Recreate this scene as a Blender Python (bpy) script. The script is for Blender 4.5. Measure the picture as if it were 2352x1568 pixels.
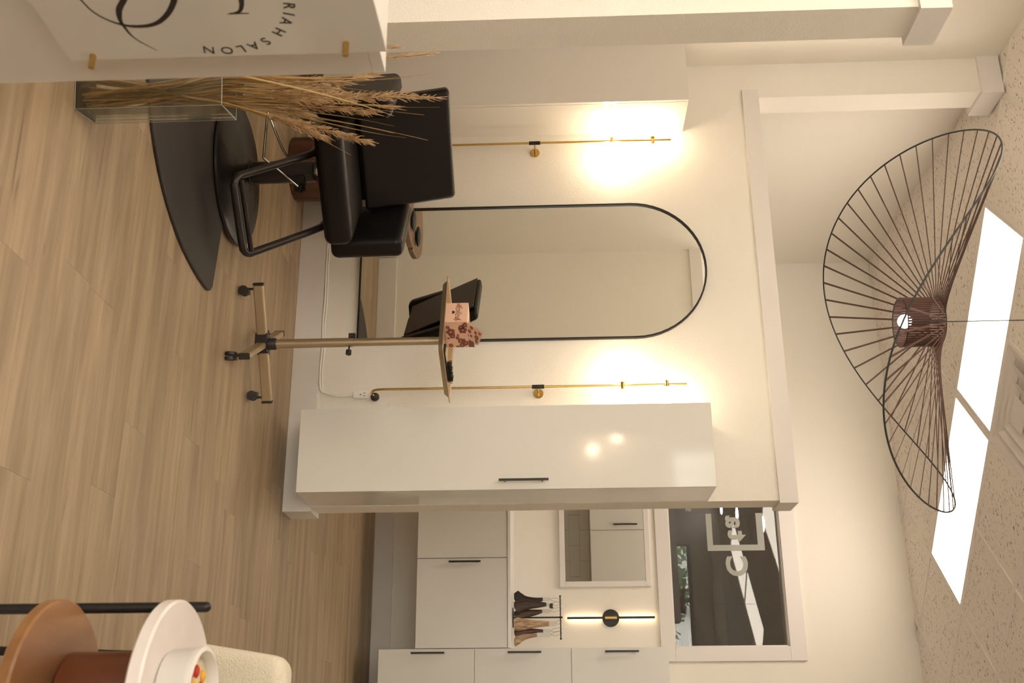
import bpy, bmesh, math, random
from mathutils import Vector, Matrix
random.seed(11)
for o in list(bpy.data.objects): bpy.data.objects.remove(o)
sc = bpy.context.scene
COL = sc.collection
R = math.radians
PI = math.pi

# ------------------------------------------------------------------ camera
# world: X along the station partition, Y into the room, Z up (metres)
YAW, PITCH, ROLL, FPX, CAMH = R(-20.476), R(-2.139), R(1.106), 2479.7, 1.37
_f = Vector((math.sin(YAW)*math.cos(PITCH), math.cos(YAW)*math.cos(PITCH), math.sin(PITCH)))
_r0 = Vector((math.cos(YAW), -math.sin(YAW), 0)); _u0 = _r0.cross(_f)
_r = _r0*math.cos(ROLL) - _u0*math.sin(ROLL); _u = _r0*math.sin(ROLL) + _u0*math.cos(ROLL)
cam = bpy.data.cameras.new('camera'); camo = bpy.data.objects.new('camera', cam); COL.objects.link(camo)
cam.sensor_fit = 'HORIZONTAL'; cam.sensor_width = 36.0; cam.lens = FPX/2352*36
m = Matrix((_u, -_r, -_f)).transposed().to_4x4()      # the photograph lies on its side
m.translation = (0, 0, CAMH); camo.matrix_world = m
cam.clip_start = .05; cam.clip_end = 200
cam.dof.use_dof = True; cam.dof.focus_distance = 4.75; cam.dof.aperture_fstop = 6.5
sc.camera = camo
def ray(x, y):                                        # photo pixel -> direction
    return _r*((y-784)/FPX) - _u*(((2352-x)-1176)/FPX) + _f
def onY(x, y, Y): d = ray(x, y); return Vector((0, 0, CAMH)) + d*(Y/d.y)
def onX(x, y, X): d = ray(x, y); return Vector((0, 0, CAMH)) + d*(X/d.x)
def onZ(x, y, Z): d = ray(x, y); return Vector((0, 0, CAMH)) + d*((Z-CAMH)/d.z)

# ------------------------------------------------------------------ sky and exposure
w = bpy.data.worlds.new('sky'); sc.world = w; w.use_nodes = True
w.node_tree.nodes['Background'].inputs[0].default_value = (1.0, .91, .80, 1)
w.node_tree.nodes['Background'].inputs[1].default_value = 7.0
vs = sc.view_settings; vs.view_transform = 'Standard'; vs.look = 'None'; vs.exposure = 0.34; vs.gamma = 1.0
vs.use_curve_mapping = False
sc.cycles.transparent_max_bounces = 24
PANEL_L, BULB_L, BAR_L = 8.0, 36.0, 12.0                # lamp strengths, used in the lamps' builders
PANEL_C, BULB_C = (1.0, .865, .72), (1.0, .80, .55)

# ------------------------------------------------------------------ materials
MATS = {}
def mat(name, col, rough=.5, metal=0., spec=.5, bump=None, vary=None, coat=0., emit=None, stretch=(1,1,1), rand=False, sheen=0.):
    if name in MATS: return MATS[name]
    mt = bpy.data.materials.new(name); mt.use_nodes = True; MATS[name] = mt
    nt = mt.node_tree; N = nt.nodes; L = nt.links
    b = N['Principled BSDF']
    b.inputs['Base Color'].default_value = (*col, 1); b.inputs['Roughness'].default_value = rough
    b.inputs['Metallic'].default_value = metal; b.inputs['Specular IOR Level'].default_value = spec
    b.inputs['Coat Weight'].default_value = coat; b.inputs['Coat Roughness'].default_value = .05
    b.inputs['Sheen Weight'].default_value = sheen
    if emit: b.inputs['Emission Color'].default_value = (*emit[0], 1); b.inputs['Emission Strength'].default_value = emit[1]
    if bump or vary:
        tc = N.new('ShaderNodeTexCoord'); mp = N.new('ShaderNodeMapping'); L.new(tc.outputs['Object'], mp.inputs[0])
        mp.inputs['Scale'].default_value = stretch
        if rand:
            oi = N.new('ShaderNodeObjectInfo'); cx = N.new('ShaderNodeCombineXYZ')
            for i, k in enumerate((37., 53., 71.)):
                mm = N.new('ShaderNodeMath'); mm.operation = 'MULTIPLY'; mm.inputs[1].default_value = k
                L.new(oi.outputs['Random'], mm.inputs[0]); L.new(mm.outputs[0], cx.inputs[i])
            L.new(cx.outputs[0], mp.inputs['Location'])
        if bump:
            nz = N.new('ShaderNodeTexNoise'); nz.inputs['Scale'].default_value = bump[0]; nz.inputs['Detail'].default_value = 3
            L.new(mp.outputs[0], nz.inputs['Vector'])
            bp = N.new('ShaderNodeBump'); bp.inputs['Strength'].default_value = bump[1]; bp.inputs['Distance'].default_value = bump[2]
            L.new(nz.outputs['Fac'], bp.inputs['Height']); L.new(bp.outputs[0], b.inputs['Normal'])
        if vary:
            nz = N.new('ShaderNodeTexNoise'); nz.inputs['Scale'].default_value = vary[0]; nz.inputs['Detail'].default_value = 4
            L.new(mp.outputs[0], nz.inputs['Vector'])
            rp = N.new('ShaderNodeValToRGB'); rp.color_ramp.elements[0].position = .35; rp.color_ramp.elements[1].position = .65
            rp.color_ramp.elements[0].color = (*vary[1], 1); rp.color_ramp.elements[1].color = (*col, 1)
            L.new(nz.outputs['Fac'], rp.inputs[0]); L.new(rp.outputs[0], b.inputs['Base Color'])
    return mt

def wood_mat(name, light, dark, knot, rough, axis_scale, rand=True, plank_var=.10):
    mt = bpy.data.materials.new(name); mt.use_nodes = True; MATS[name] = mt
    nt = mt.node_tree; N = nt.nodes; L = nt.links; b = N['Principled BSDF']
    b.inputs['Roughness'].default_value = rough; b.inputs['Specular IOR Level'].default_value = .4
    tc = N.new('ShaderNodeTexCoord'); mp = N.new('ShaderNodeMapping'); L.new(tc.outputs['Object'], mp.inputs[0])
    mp.inputs['Scale'].default_value = axis_scale
    oi = N.new('ShaderNodeObjectInfo')
    if rand:
        cx = N.new('ShaderNodeCombineXYZ')
        for i, k in enumerate((37., 53., 71.)):
            mm = N.new('ShaderNodeMath'); mm.operation = 'MULTIPLY'; mm.inputs[1].default_value = k
            L.new(oi.outputs['Random'], mm.inputs[0]); L.new(mm.outputs[0], cx.inputs[i])
        L.new(cx.outputs[0], mp.inputs['Location'])
    def noise(scale, detail, dist=0.):
        n = N.new('ShaderNodeTexNoise'); n.inputs['Scale'].default_value = scale; n.inputs['Detail'].default_value = detail
        n.inputs['Distortion'].default_value = dist; L.new(mp.outputs[0], n.inputs['Vector']); return n
    n1 = noise(1.0, 5, .6); n2 = noise(6.0, 4); n3 = noise(2.2, 6, 1.2)
    r1 = N.new('ShaderNodeValToRGB'); e = r1.color_ramp.elements
    e[0].position = .30; e[0].color = (*dark, 1); e[1].position = .62; e[1].color = (*light, 1)
    L.new(n1.outputs['Fac'], r1.inputs[0])
    mx = N.new('ShaderNodeMix'); mx.data_type = 'RGBA'; mx.blend_type = 'MULTIPLY'; mx.inputs[0].default_value = .35
    r2 = N.new('ShaderNodeValToRGB'); e = r2.color_ramp.elements
    e[0].position = .35; e[0].color = (.72, .68, .64, 1); e[1].position = .6; e[1].color = (1, 1, 1, 1)
    L.new(n2.outputs['Fac'], r2.inputs[0]); L.new(r1.outputs[0], mx.inputs[6]); L.new(r2.outputs[0], mx.inputs[7])
    r3 = N.new('ShaderNodeValToRGB'); e = r3.color_ramp.elements
    e[0].position = .24; e[0].color = (*knot, 1); e[1].position = .34; e[1].color = (1, 1, 1, 1)
    L.new(n3.outputs['Fac'], r3.inputs[0])
    m2 = N.new('ShaderNodeMix'); m2.data_type = 'RGBA'; m2.blend_type = 'MULTIPLY'; m2.inputs[0].default_value = .8
    L.new(mx.outputs[2], m2.inputs[6]); L.new(r3.outputs[0], m2.inputs[7])
    hs = N.new('ShaderNodeHueSaturation'); L.new(m2.outputs[2], hs.inputs['Color'])
    mr = N.new('ShaderNodeMapRange'); mr.inputs[3].default_value = 1-plank_var; mr.inputs[4].default_value = 1+plank_var*.6
    L.new(oi.outputs['Random'], mr.inputs[0]); L.new(mr.outputs[0], hs.inputs['Value'])
    L.new(hs.outputs[0], b.inputs['Base Color'])
    bp = N.new('ShaderNodeBump'); bp.inputs['Strength'].default_value = .12; bp.inputs['Distance'].default_value = .002
    L.new(n2.outputs['Fac'], bp.inputs['Height']); L.new(bp.outputs[0], b.inputs['Normal'])
    return mt

def glass_mat(name, tint, gloss, rough=.0):
    mt = bpy.data.materials.new(name); mt.use_nodes = True; MATS[name] = mt
    nt = mt.node_tree; N = nt.nodes; L = nt.links
    for n in list(N):
        if n.type == 'BSDF_PRINCIPLED': N.remove(n)
    t = N.new('ShaderNodeBsdfTransparent'); t.inputs[0].default_value = (*tint, 1)
    g = N.new('ShaderNodeBsdfGlossy'); g.inputs['Roughness'].default_value = rough; g.inputs[0].default_value = (.95, .97, .96, 1)
    lw = N.new('ShaderNodeLayerWeight'); lw.inputs[0].default_value = .25
    mr = N.new('ShaderNodeMapRange'); mr.inputs[3].default_value = gloss; mr.inputs[4].default_value = .9
    L.new(lw.outputs['Fresnel'], mr.inputs[0])
    mx = N.new('ShaderNodeMixShader'); L.new(mr.outputs[0], mx.inputs[0]); L.new(t.outputs[0], mx.inputs[1]); L.new(g.outputs[0], mx.inputs[2])
    L.new(mx.outputs[0], N['Material Output'].inputs['Surface'])
    return mt

def emit_mat(name, col, s):
    mt = bpy.data.materials.new(name); mt.use_nodes = True; MATS[name] = mt
    b = mt.node_tree.nodes['Principled BSDF']
    b.inputs['Base Color'].default_value = (.9, .9, .9, 1)
    b.inputs['Emission Color'].default_value = (*col, 1); b.inputs['Emission Strength'].default_value = s
    return mt

mat('wall_paint', (.875, .83, .75), .75, bump=(190., .38, .006))
mat('wall_smooth', (.875, .83, .75), .75, bump=(190., .2, .004))
mat('trim_white', (.80, .755, .725), .45)
mat('cabinet_gloss', (.83, .80, .75), .07, spec=.55, bump=(60., .012, .001))
mat('cabinet_matte', (.80, .775, .73), .35)
mat('counter_white', (.86, .85, .82), .25)
mat('black_metal', (.018, .016, .016), .4, metal=.3)
mat('chair_metal', (.022, .019, .018), .34, metal=.4)
mat('chair_metal_satin', (.035, .030, .028), .30, metal=.5)
mat('leather', (.009, .0065, .006), .38, spec=.22, bump=(420., .12, .002))
mat('leather_back', (.045, .036, .030), .5, bump=(300., .1, .002))
mat('rubber_mat', (.034, .028, .026), .55, bump=(900., .1, .001))
mat('chrome', (.8, .78, .75), .08, metal=1.)
mat('champagne', (.50, .40, .265), .38, metal=.7)
mat('black_plastic', (.025, .021, .02), .45)
mat('brass', (.62, .42, .15), .24, metal=1.)
mat('plug_white', (.90, .87, .82), .4)
mat('dark_slot', (.02, .015, .012), .8)
mat('mirror', (.86, .87, .84), .0, metal=1.)
mat('stone_black', (.045, .042, .042), .6, bump=(60., .3, .003))
mat('tee_white', (.84, .79, .73), .5)
mat('diffuser_white', (.78, .73, .68), .45)
mat('desk_white', (.74, .705, .665), .35)
mat('sign_acrylic', (.70, .665, .625), .10, coat=.3)
mat('vinyl_black', (.016, .011, .010), .5)
mat('straw', (.52, .33, .12), .65, vary=(14., (.40, .23, .085)), rand=True)
mat('straw_pale', (.62, .45, .20), .65)
mat('olive_blade', (.17, .12, .035), .55, vary=(12., (.26, .17, .05)))
mat('plume', (.62, .43, .25), .9, vary=(40., (.46, .28, .13)))
mat('marble', (.80, .73, .69), .3, vary=(6., (.70, .62, .58)))
mat('ceramic', (.76, .72, .68), .35)
mat('amber_jar', (.11, .030, .011), .3)
mat('wax', (.80, .68, .45), .5)
mat('petal_red', (.55, .04, .02), .6)
mat('petal_yellow', (.75, .42, .06), .6)
mat('boucle', (.88, .78, .61), .95, bump=(330., .9, .006), sheen=.2)
mat('pink_card', (.78, .47, .34), .6)
mat('pink_card_pale', (.84, .56, .43), .6)
mat('print_brown', (.26, .085, .055), .6)
mat('print_script', (.36, .13, .08), .6)
mat('card_inside', (.74, .72, .70), .7)
mat('brush_black', (.015, .012, .012), .5)
mat('pendant_strip', (.085, .033, .022), .6)
mat('pendant_dark', (.022, .012, .010), .5)
mat('cord_dark', (.03, .03, .03), .5)
mat('slab_board', (.60, .50, .40), .7)
mat('tile_glaze', (.66, .64, .60), .25)
mat('grout', (.50, .47, .43), .9)
mat('back_room_paint', (.55, .48, .41), .8)
mat('back_room_trim', (.62, .56, .50), .8)
mat('frost_vinyl', (.42, .43, .39), .7)
mat('tag_white', (.72, .68, .66), .6)
mat('bark', (.12, .08, .05), .9)
mat('leaf', (.30, .46, .28), .7, vary=(2., (.16, .28, .14)))
mat('bounce_concrete', (.72, .70, .66), .9)  # pale concrete, out of view, lightened to bounce daylight up onto the ceiling
mat('frame_dark', (.18, .17, .20), .5)
for i, (a, b_) in enumerate((((.020, .014, .012), (.010, .007, .006)), ((.075, .032, .016), (.020, .010, .007)), ((.10, .055, .028), (.025, .012, .008)),
                            ((.66, .46, .27), (.22, .12, .06)), ((.16, .042, .022), (.035, .012, .010)), ((.52, .36, .21), (.22, .13, .075)))):
    mat('hair%d' % i, a, .45, vary=(18., b_), stretch=(9, 9, .8))
wood_mat('oak_plank', (.43, .325, .208), (.285, .203, .122), (.55, .48, .42), .45, (1.0, 13, 13), plank_var=.07)
wood_mat('walnut', (.13, .055, .026), (.045, .018, .010), (.5, .4, .35), .45, (14, 14, 1.1), rand=False, plank_var=0)
wood_mat('walnut_top', (.25, .15, .09), (.17, .095, .052), (.6, .5, .45), .45, (1.5, 14, 14), rand=False, plank_var=0)
wood_mat('acacia', (.34, .165, .065), (.17, .072, .033), (.6, .5, .4), .35, (9, 1.6, 9), rand=False, plank_var=0)
glass_mat('vase_glass', (.978, .988, .978), .022)
glass_mat('transom_glass', (.92, .92, .92), .022)
glass_mat('store_glass', (.95, .97, .97), .05)
emit_mat('panel_glow', PANEL_C, PANEL_L)
emit_mat('bulb_glow', BULB_C, BULB_L)
emit_mat('bar_glow', (1, .72, .42), BAR_L)
emit_mat('pendant_bulb', (1, .93, .85), 9.)
emit_mat('downlight_glow', (1, .98, .95), 12.)

def tile_material():
    mt = bpy.data.materials.new('ceiling_tile'); mt.use_nodes = True; MATS['ceiling_tile'] = mt
    nt = mt.node_tree; N = nt.nodes; L = nt.links; b = N['Principled BSDF']; b.inputs['Roughness'].default_value = .9
    tc = N.new('ShaderNodeTexCoord'); mp = N.new('ShaderNodeMapping'); L.new(tc.outputs['Object'], mp.inputs[0])
    mp.inputs['Rotation'].default_value = (0, 0, R(45)); mp.inputs['Scale'].default_value = (1, 2.2, 1)
    nz = N.new('ShaderNodeTexNoise'); nz.inputs['Scale'].default_value = 46; nz.inputs['Detail'].default_value = 3; L.new(mp.outputs[0], nz.inputs['Vector'])
    rp = N.new('ShaderNodeValToRGB'); e = rp.color_ramp.elements
    e[0].position = .32; e[0].color = (.28, .23, .19, 1); e[1].position = .39; e[1].color = (.90, .83, .755, 1)
    L.new(nz.outputs['Fac'], rp.inputs[0]); L.new(rp.outputs[0], b.inputs['Base Color'])
    bp = N.new('ShaderNodeBump'); bp.inputs['Strength'].default_value = .5; bp.inputs['Distance'].default_value = .004
    L.new(rp.outputs[0], bp.inputs['Height']); L.new(bp.outputs[0], b.inputs['Normal'])
tile_material()

# ------------------------------------------------------------------ mesh helpers
class MB:
    def __init__(s): s.v = []; s.f = []
    def add(s, vs, fs):
        k = len(s.v); s.v += [tuple(p) for p in vs]; s.f += [tuple(i+k for i in f) for f in fs]; return s
    def box(s, x0, x1, y0, y1, z0, z1):
        if x0 > x1: x0, x1 = x1, x0
        if y0 > y1: y0, y1 = y1, y0
        if z0 > z1: z0, z1 = z1, z0
        return s.add([(x0,y0,z0),(x1,y0,z0),(x1,y1,z0),(x0,y1,z0),(x0,y0,z1),(x1,y0,z1),(x1,y1,z1),(x0,y1,z1)],
                     [(0,3,2,1),(4,5,6,7),(0,1,5,4),(1,2,6,5),(2,3,7,6),(3,0,4,7)])
    def hexa(s, b, t):        # bottom 4 + top 4 corners, counter-clockwise from above
        return s.add(list(b)+list(t), [(3,2,1,0),(4,5,6,7),(0,1,5,4),(1,2,6,5),(2,3,7,6),(3,0,4,7)])
    def tube(s, pts, r, seg=10, cap=True, flat=None, ref=None):
        pts = [Vector(p) for p in pts]; n = len(pts)
        rs = r if isinstance(r, (list, tuple)) else [r]*n
        tan = []
        for i in range(n):
            a = pts[max(i-1, 0)]; b = pts[min(i+1, n-1)]; tan.append((b-a).normalized())
        up = Vector(ref) if ref else (Vector((0, 0, 1)) if abs(tan[0].z) < .9 else Vector((1, 0, 0)))
        nrm = (up - tan[0]*up.dot(tan[0])).normalized()
        vs = []; 
        for i in range(n):
            nrm = (nrm - tan[i]*nrm.dot(tan[i])); nrm = nrm.normalized() if nrm.length > 1e-6 else tan[i].orthogonal().normalized()
            bi = tan[i].cross(nrm)
            fl = flat if flat else 1.
            for k in range(seg):
                a = 2*PI*k/seg; vs.append(pts[i] + nrm*(math.cos(a)*rs[i]*fl) + bi*(math.sin(a)*rs[i]))
        fs = []
        for i in range(n-1):
            for k in range(seg):
                k2 = (k+1) % seg; fs.append((i*seg+k, i*seg+k2, (i+1)*seg+k2, (i+1)*seg+k))
        if cap: fs.append(tuple(range(seg))[::-1]); fs.append(tuple((n-1)*seg+k for k in range(seg)))
        return s.add(vs, fs)
    def ring(s, pts, r, seg=6):
        n = len(pts); pts = [Vector(p) for p in pts]; vs = []; fs = []
        for i in range(n):
            t = (pts[(i+1) % n]-pts[i-1]).normalized(); a0 = Vector((0, 0, 1)); nr = (a0-t*a0.dot(t)).normalized(); bi = t.cross(nr)
            for k in range(seg): a = 2*PI*k/seg; vs.append(pts[i]+nr*(math.cos(a)*r)+bi*(math.sin(a)*r))
        for i in range(n):
            j = (i+1) % n
            for k in range(seg): k2 = (k+1) % seg; fs.append((i*seg+k, i*seg+k2, j*seg+k2, j*seg+k))
        return s.add(vs, fs)
    def lathe(s, prof, seg=32, c=(0, 0, 0), sx=1., sy=1.):
        vs = []; fs = []; n = len(prof)
        for r, z in prof:
            for k in range(seg): a = 2*PI*k/seg; vs.append((c[0]+r*sx*math.cos(a), c[1]+r*sy*math.sin(a), c[2]+z))
        for i in range(n-1):
            for k in range(seg): k2 = (k+1) % seg; fs.append((i*seg+k, i*seg+k2, (i+1)*seg+k2, (i+1)*seg+k))
        fs.append(tuple(range(seg))[::-1]); fs.append(tuple((n-1)*seg+k for k in range(seg)))
        return s.add(vs, fs)
    def prism(s, poly, z0, z1):
        n = len(poly)
        return s.add([(x, y, z0) for x, y in poly]+[(x, y, z1) for x, y in poly],
                     [tuple(range(n))[::-1], tuple(range(n, 2*n))]+[(i, (i+1) % n, n+(i+1) % n, n+i) for i in range(n)])
    def sphere(s, c, r, seg=20, rings=12, sc=(1, 1, 1)):
        pr = [(max(r*math.sin(PI*i/rings), 1e-5), -r*math.cos(PI*i/rings)) for i in range(rings+1)]
        vs = []; fs = []
        for rr, z in pr:
            for k in range(seg): a = 2*PI*k/seg; vs.append((c[0]+rr*math.cos(a)*sc[0], c[1]+rr*math.sin(a)*sc[1], c[2]+z*sc[2]))
        for i in range(rings):
            for k in range(seg): k2 = (k+1) % seg; fs.append((i*seg+k, i*seg+k2, (i+1)*seg+k2, (i+1)*seg+k))
        return s.add(vs, fs)
    def xf(s, mtx, start=0):
        s.v = s.v[:start]+[tuple(mtx @ Vector(p)) for p in s.v[start:]]; return s
    def build(s, name, mt, parent=None, smooth=None, bevel=0., seg=3, loc=None):
        me = bpy.data.meshes.new(name); me.from_pydata(s.v, [], s.f); me.update()
        me.materials.append(MATS[mt])
        o = bpy.data.objects.new(name, me); COL.objects.link(o)
        if parent: o.parent = parent
        if loc: o.location = loc
        if smooth is not None or bevel:
            me.polygons.foreach_set('use_smooth', [True]*len(me.polygons))
            if not bevel: me.set_sharp_from_angle(angle=R(smooth))
        if bevel:
            md = o.modifiers.new('bevel', 'BEVEL'); md.width = bevel; md.segments = seg; md.limit_method = 'ANGLE'
            md.angle_limit = R(40); md.harden_normals = True
        return o
def tag(o, label, cat, group=None):
    o['label'] = label; o['category'] = cat
    if group: o['group'] = group
    return o
def struct(o): o['kind'] = 'structure'; return o
def thing(name, loc, rz, label, cat, group=None):
    o = bpy.data.objects.new(name, None); COL.objects.link(o); o.location = loc; o.rotation_euler = (0, 0, rz)
    o.empty_display_size = .1
    return tag(o, label, cat, group)
def box(name, mt, parent, x0, x1, y0, y1, z0, z1, bevel=0., seg=2): return MB().box(x0,x1,y0,y1,z0,z1).build(name, mt, parent, bevel=bevel, seg=seg)
def dup(o, parent=None):
    c = o.copy(); COL.objects.link(c)
    if parent: c.parent = parent
    for ch in list(o.children): dup(ch, c)
    return c
def text_mesh(name, body, size, mt, parent, mtx, extr=.0005, shear=0., align='CENTER', bold=0.):
    cu = bpy.data.curves.new('t', 'FONT'); cu.body = body; cu.size = size; cu.extrude = extr; cu.shear = shear; cu.offset = bold
    cu.align_x = align; cu.align_y = 'CENTER'; cu.resolution_u = 4
    to = bpy.data.objects.new('t', cu); COL.objects.link(to)
    dg = bpy.context.evaluated_depsgraph_get(); me = bpy.data.meshes.new_from_object(to.evaluated_get(dg))
    bpy.data.objects.remove(to); me.name = name; me.transform(mtx); me.materials.clear(); me.materials.append(MATS[mt])
    if mtx.determinant() < 0: me.flip_normals()
    o = bpy.data.objects.new(name, me); COL.objects.link(o); o.parent = parent
    return o
def bez(p0, p1, p2, p3, n=12):
    out = []
    for i in range(n+1):
        t = i/n; out.append(p0*(1-t)**3+p1*(3*t*(1-t)**2)+p2*(3*t*t*(1-t))+p3*t**3)
    return out
def smooth_path(pts, n=6):
    pts = [Vector(p) for p in pts]; out = []
    for i in range(len(pts)-1):
        a = pts[max(i-1, 0)]; b = pts[i]; c_ = pts[i+1]; d = pts[min(i+2, len(pts)-1)]
        for k in range(n):
            t = k/n; out.append(.5*((2*b)+(c_-a)*t+(2*a-5*b+4*c_-d)*t*t+(3*b-a-3*c_+d)*t**3))
    out.append(pts[-1]); return out

# ------------------------------------------------------------------ room shell
XL, XR, YF, YB, CH = -3.66, 3.3, -2.0, 8.115, 3.94
WY0, WY1, WXE, WH = 5.325, 5.487, -1.123, 2.475            # station partition
NY0, NY1, NXE = 2.672, 2.819, -2.021                       # near partition
floor = struct(box('floor', 'slab_board', None, XL-.1, XR+.1, YF-.1, YB+.1, -.12, -.016))
PW, PL = .1825, 1.22
pm = MB().box(.0003, PL-.0003, .0002, PW-.0002, -.016, 0)
plank0 = None; known = {2.90: -1.28, 3.265: -.975, 3.0825: -.726, 4.1775: -1.007, 4.9075: -1.143}
prm = random.Random(5)
row = 0; y = 2.90-PW*9
while y < YB:
    off = None
    for k in known:
        if abs(k-y) < .02: off = known[k]
    if off is None: off = prm.uniform(0, PL)
    x = off
    while x > XL-.02: x -= PL
    while x < 1.4:
        a = max(x, XL); e = min(x+PL, 1.45); ye = min(y+PW, YB)
        if e-a > .03:
            if abs(e-a-PL) < 1e-6 and abs(ye-y-PW) < 1e-6:
                if plank0 is None: plank0 = pm.build('floor_plank', 'oak_plank', floor); p = plank0
                else: p = bpy.data.objects.new('floor_plank', plank0.data); COL.objects.link(p); p.parent = floor
                p.location = (x, y, 0)
            else:
                p = MB().box(a-x+.0003, e-x-.0003, .0002, ye-y-.0002, -.016, 0).build('floor_plank', 'oak_plank', floor); p.location = (x, y, 0)
        x += PL
    y += PW; row += 1
mb = MB().box(1.45, XR, YF, YB, -.016, 0).box(XL, 1.45, YF, 2.90-PW*9, -.016, 0)
mb.build('floor_plank_field', 'oak_plank', floor)

struct(box('wall_left', 'wall_paint', None, XL-.12, XL, YF-.12, YB+.1, 0, CH+.1))
struct(box('wall_right', 'wall_smooth', None, XR, XR+.12, YF-.12, YB+.1, 0, CH+.1))
wb = MB(); GX0, GX1, GZ0, GZ1 = -2.45, -.652, 2.212, 3.034
wb.box(XL, GX0, YB, YB+.14, 0, CH+.1).box(GX1, XR, YB, YB+.14, 0, CH+.1).box(GX0, GX1, YB, YB+.14, 0, GZ0).box(GX0, GX1, YB, YB+.14, GZ1, CH+.1)
struct(wb.build('wall_back', 'wall_smooth'))
SX0, SX1, SZ0, SZ1 = -3.15, .55, .25, 3.62
wf = MB().box(XL, SX0, YF-.14, YF, 0, CH+.1).box(SX1, XR, YF-.14, YF, 0, CH+.1).box(SX0, SX1, YF-.14, YF, 0, SZ0).box(SX0, SX1, YF-.14, YF, SZ1, CH+.1)
struct(wf.build('wall_front', 'wall_smooth'))
struct(box('wall_middle', 'wall_paint', None, XL, WXE, WY0, WY1, 0, WH))
struct(box('wall_near', 'wall_paint', None, XL, NXE, NY0, NY1, 0, WH))
struct(box('wall_entry', 'wall_paint', None, XL, NXE, .02, .167, 0, WH))
struct(box('wall_column', 'wall_paint', None, XL, -3.438, WY0-.001, WY1, WH+.0, CH))
struct(box('trim_1', 'trim_white', None, -3.484, -1.108, 5.308, 5.512, WH, WH+.092))
struct(box('trim_2', 'trim_white', None, XL, -2.004, 2.657, 2.838, WH-.012, WH+.08))
struct(box('trim_3', 'trim_white', None, XL, -3.418, 5.303, 5.545, 3.815, CH-.004))
def base(name, segs):
    b = MB()
    for s in segs: b.box(*s, 0, .145)
    return struct(b.build(name, 'trim_white', bevel=.003, seg=2))
base('baseboard_middle', [(XL+.016, -1.097, 5.309, 5.325), (-1.123, -1.097, 5.325, 5.487), (XL+.016, -1.097, 5.487, 5.503)])
base('baseboard_near', [(XL+.016, -2.005, 2.656, 2.672), (-2.021, -2.005, 2.672, 2.819), (XL+.016, -2.005, 2.819, 2.835)])
base('baseboard_back', [(XL+.016, XR, YB-.015, YB)])
base('baseboard_left', [(XL, XL+.015, NY1+.02, WY0-.02)])

# ---- suspended ceiling, grid turned 45 degrees to the walls
ceil = struct(box('ceiling', 'slab_board', None, XL-.1, XR+.1, YF-.1, YB+.1, CH+.04, CH+.14))
S2 = .70710678
def pq2xy(p, q): return ((p+q)*S2, (p-q)*S2)
P0, PP, Q0, QP = 3.25, .632, -6.225, .604
def clip(poly, x0, x1, y0, y1):
    for ax, lim, sg in ((0, x0, 1), (0, x1, -1), (1, y0, 1), (1, y1, -1)):
        out = []
        for i in range(len(poly)):
            a = poly[i]; b = poly[(i+1) % len(poly)]
            ia = (a[ax]-lim)*sg >= 0; ib = (b[ax]-lim)*sg >= 0
            if ia: out.append(a)
            if ia != ib:
                t = (lim-a[ax])/(b[ax]-a[ax]); out.append((a[0]+(b[0]-a[0])*t, a[1]+(b[1]-a[1])*t))
        poly = out
        if not poly: break
    return poly
def area(p): return abs(sum(p[i][0]*p[(i+1) % len(p)][1]-p[(i+1) % len(p)][0]*p[i][1] for i in range(len(p))))/2
LIGHTS = [(-2, 0), (0, 0), (-8, 6), (-6, 6), (-5, 3)]       # (p cell, q cell), two cells long; the last three show only as the two strips mirrored in the high window
lightcells = set()
for i, j in LIGHTS: lightcells |= {(i, j), (i+1, j)}
VENT = (-1, 1)
tm = None; TG = .014
for i in range(-16, 12):
    for j in range(-8, 16):
        if (i, j) in lightcells or (i, j) == VENT: continue
        p0, p1 = P0+i*PP+TG*.7, P0+(i+1)*PP-TG*.7; q0, q1 = Q0+j*QP+TG*.7, Q0+(j+1)*QP-TG*.7
        poly = [pq2xy(p0, q0), pq2xy(p0, q1), pq2xy(p1, q1), pq2xy(p1, q0)]
        cx, cy = pq2xy((p0+p1)/2, (q0+q1)/2)
        cp = clip(poly, XL, 1.6, -.4, YB)
        if len(cp) < 3 or area(cp) < .004: continue
        sa = sum(cp[k][0]*cp[(k+1) % len(cp)][1]-cp[(k+1) % len(cp)][0]*cp[k][1] for k in range(len(cp)))
        if sa < 0: cp = cp[::-1]
        MB().prism(cp, CH+.006, CH+.022).build('ceiling_tile', 'ceiling_tile', ceil)
MB().box(1.6, XR, YF, YB, CH+.006, CH+.022).box(XL, 1.6, YF, -.4, CH+.006, CH+.022).build('ceiling_tile_field', 'ceiling_tile', ceil)
def tee(p0, q0, p1, q1, wdt):
    a = Vector((*pq2xy(p0, q0), 0)); b = Vector((*pq2xy(p1, q1), 0)); d = (b-a).normalized(); n = Vector((-d.y, d.x, 0))*wdt
    poly = [tuple((a-n)[:2]), tuple((b-n)[:2]), tuple((b+n)[:2]), tuple((a+n)[:2])]
    cp = clip(poly, XL, 1.6, -.4, YB)
    if len(cp) < 3 or area(cp) < .0008: return
    sa = sum(cp[k][0]*cp[(k+1) % len(cp)][1]-cp[(k+1) % len(cp)][0]*cp[k][1] for k in range(len(cp)))
    if sa < 0: cp = cp[::-1]
    MB().prism(cp, CH-.001, CH+.008).build('ceiling_tee', 'tee_white', ceil)
for j in range(-8, 17): tee(P0-16*PP, Q0+j*QP, P0+12*PP, Q0+j*QP, .012)
for i in range(-16, 13):
    for j in range(-8, 16):
        if (i-1, j) in lightcells and (i, j) in lightcells and any((a, b) == (i-1, j) for a, b in LIGHTS): continue
        tee(P0+i*PP, Q0+j*QP+.012, P0+i*PP, Q0+(j+1)*QP-.012, .012)

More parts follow.
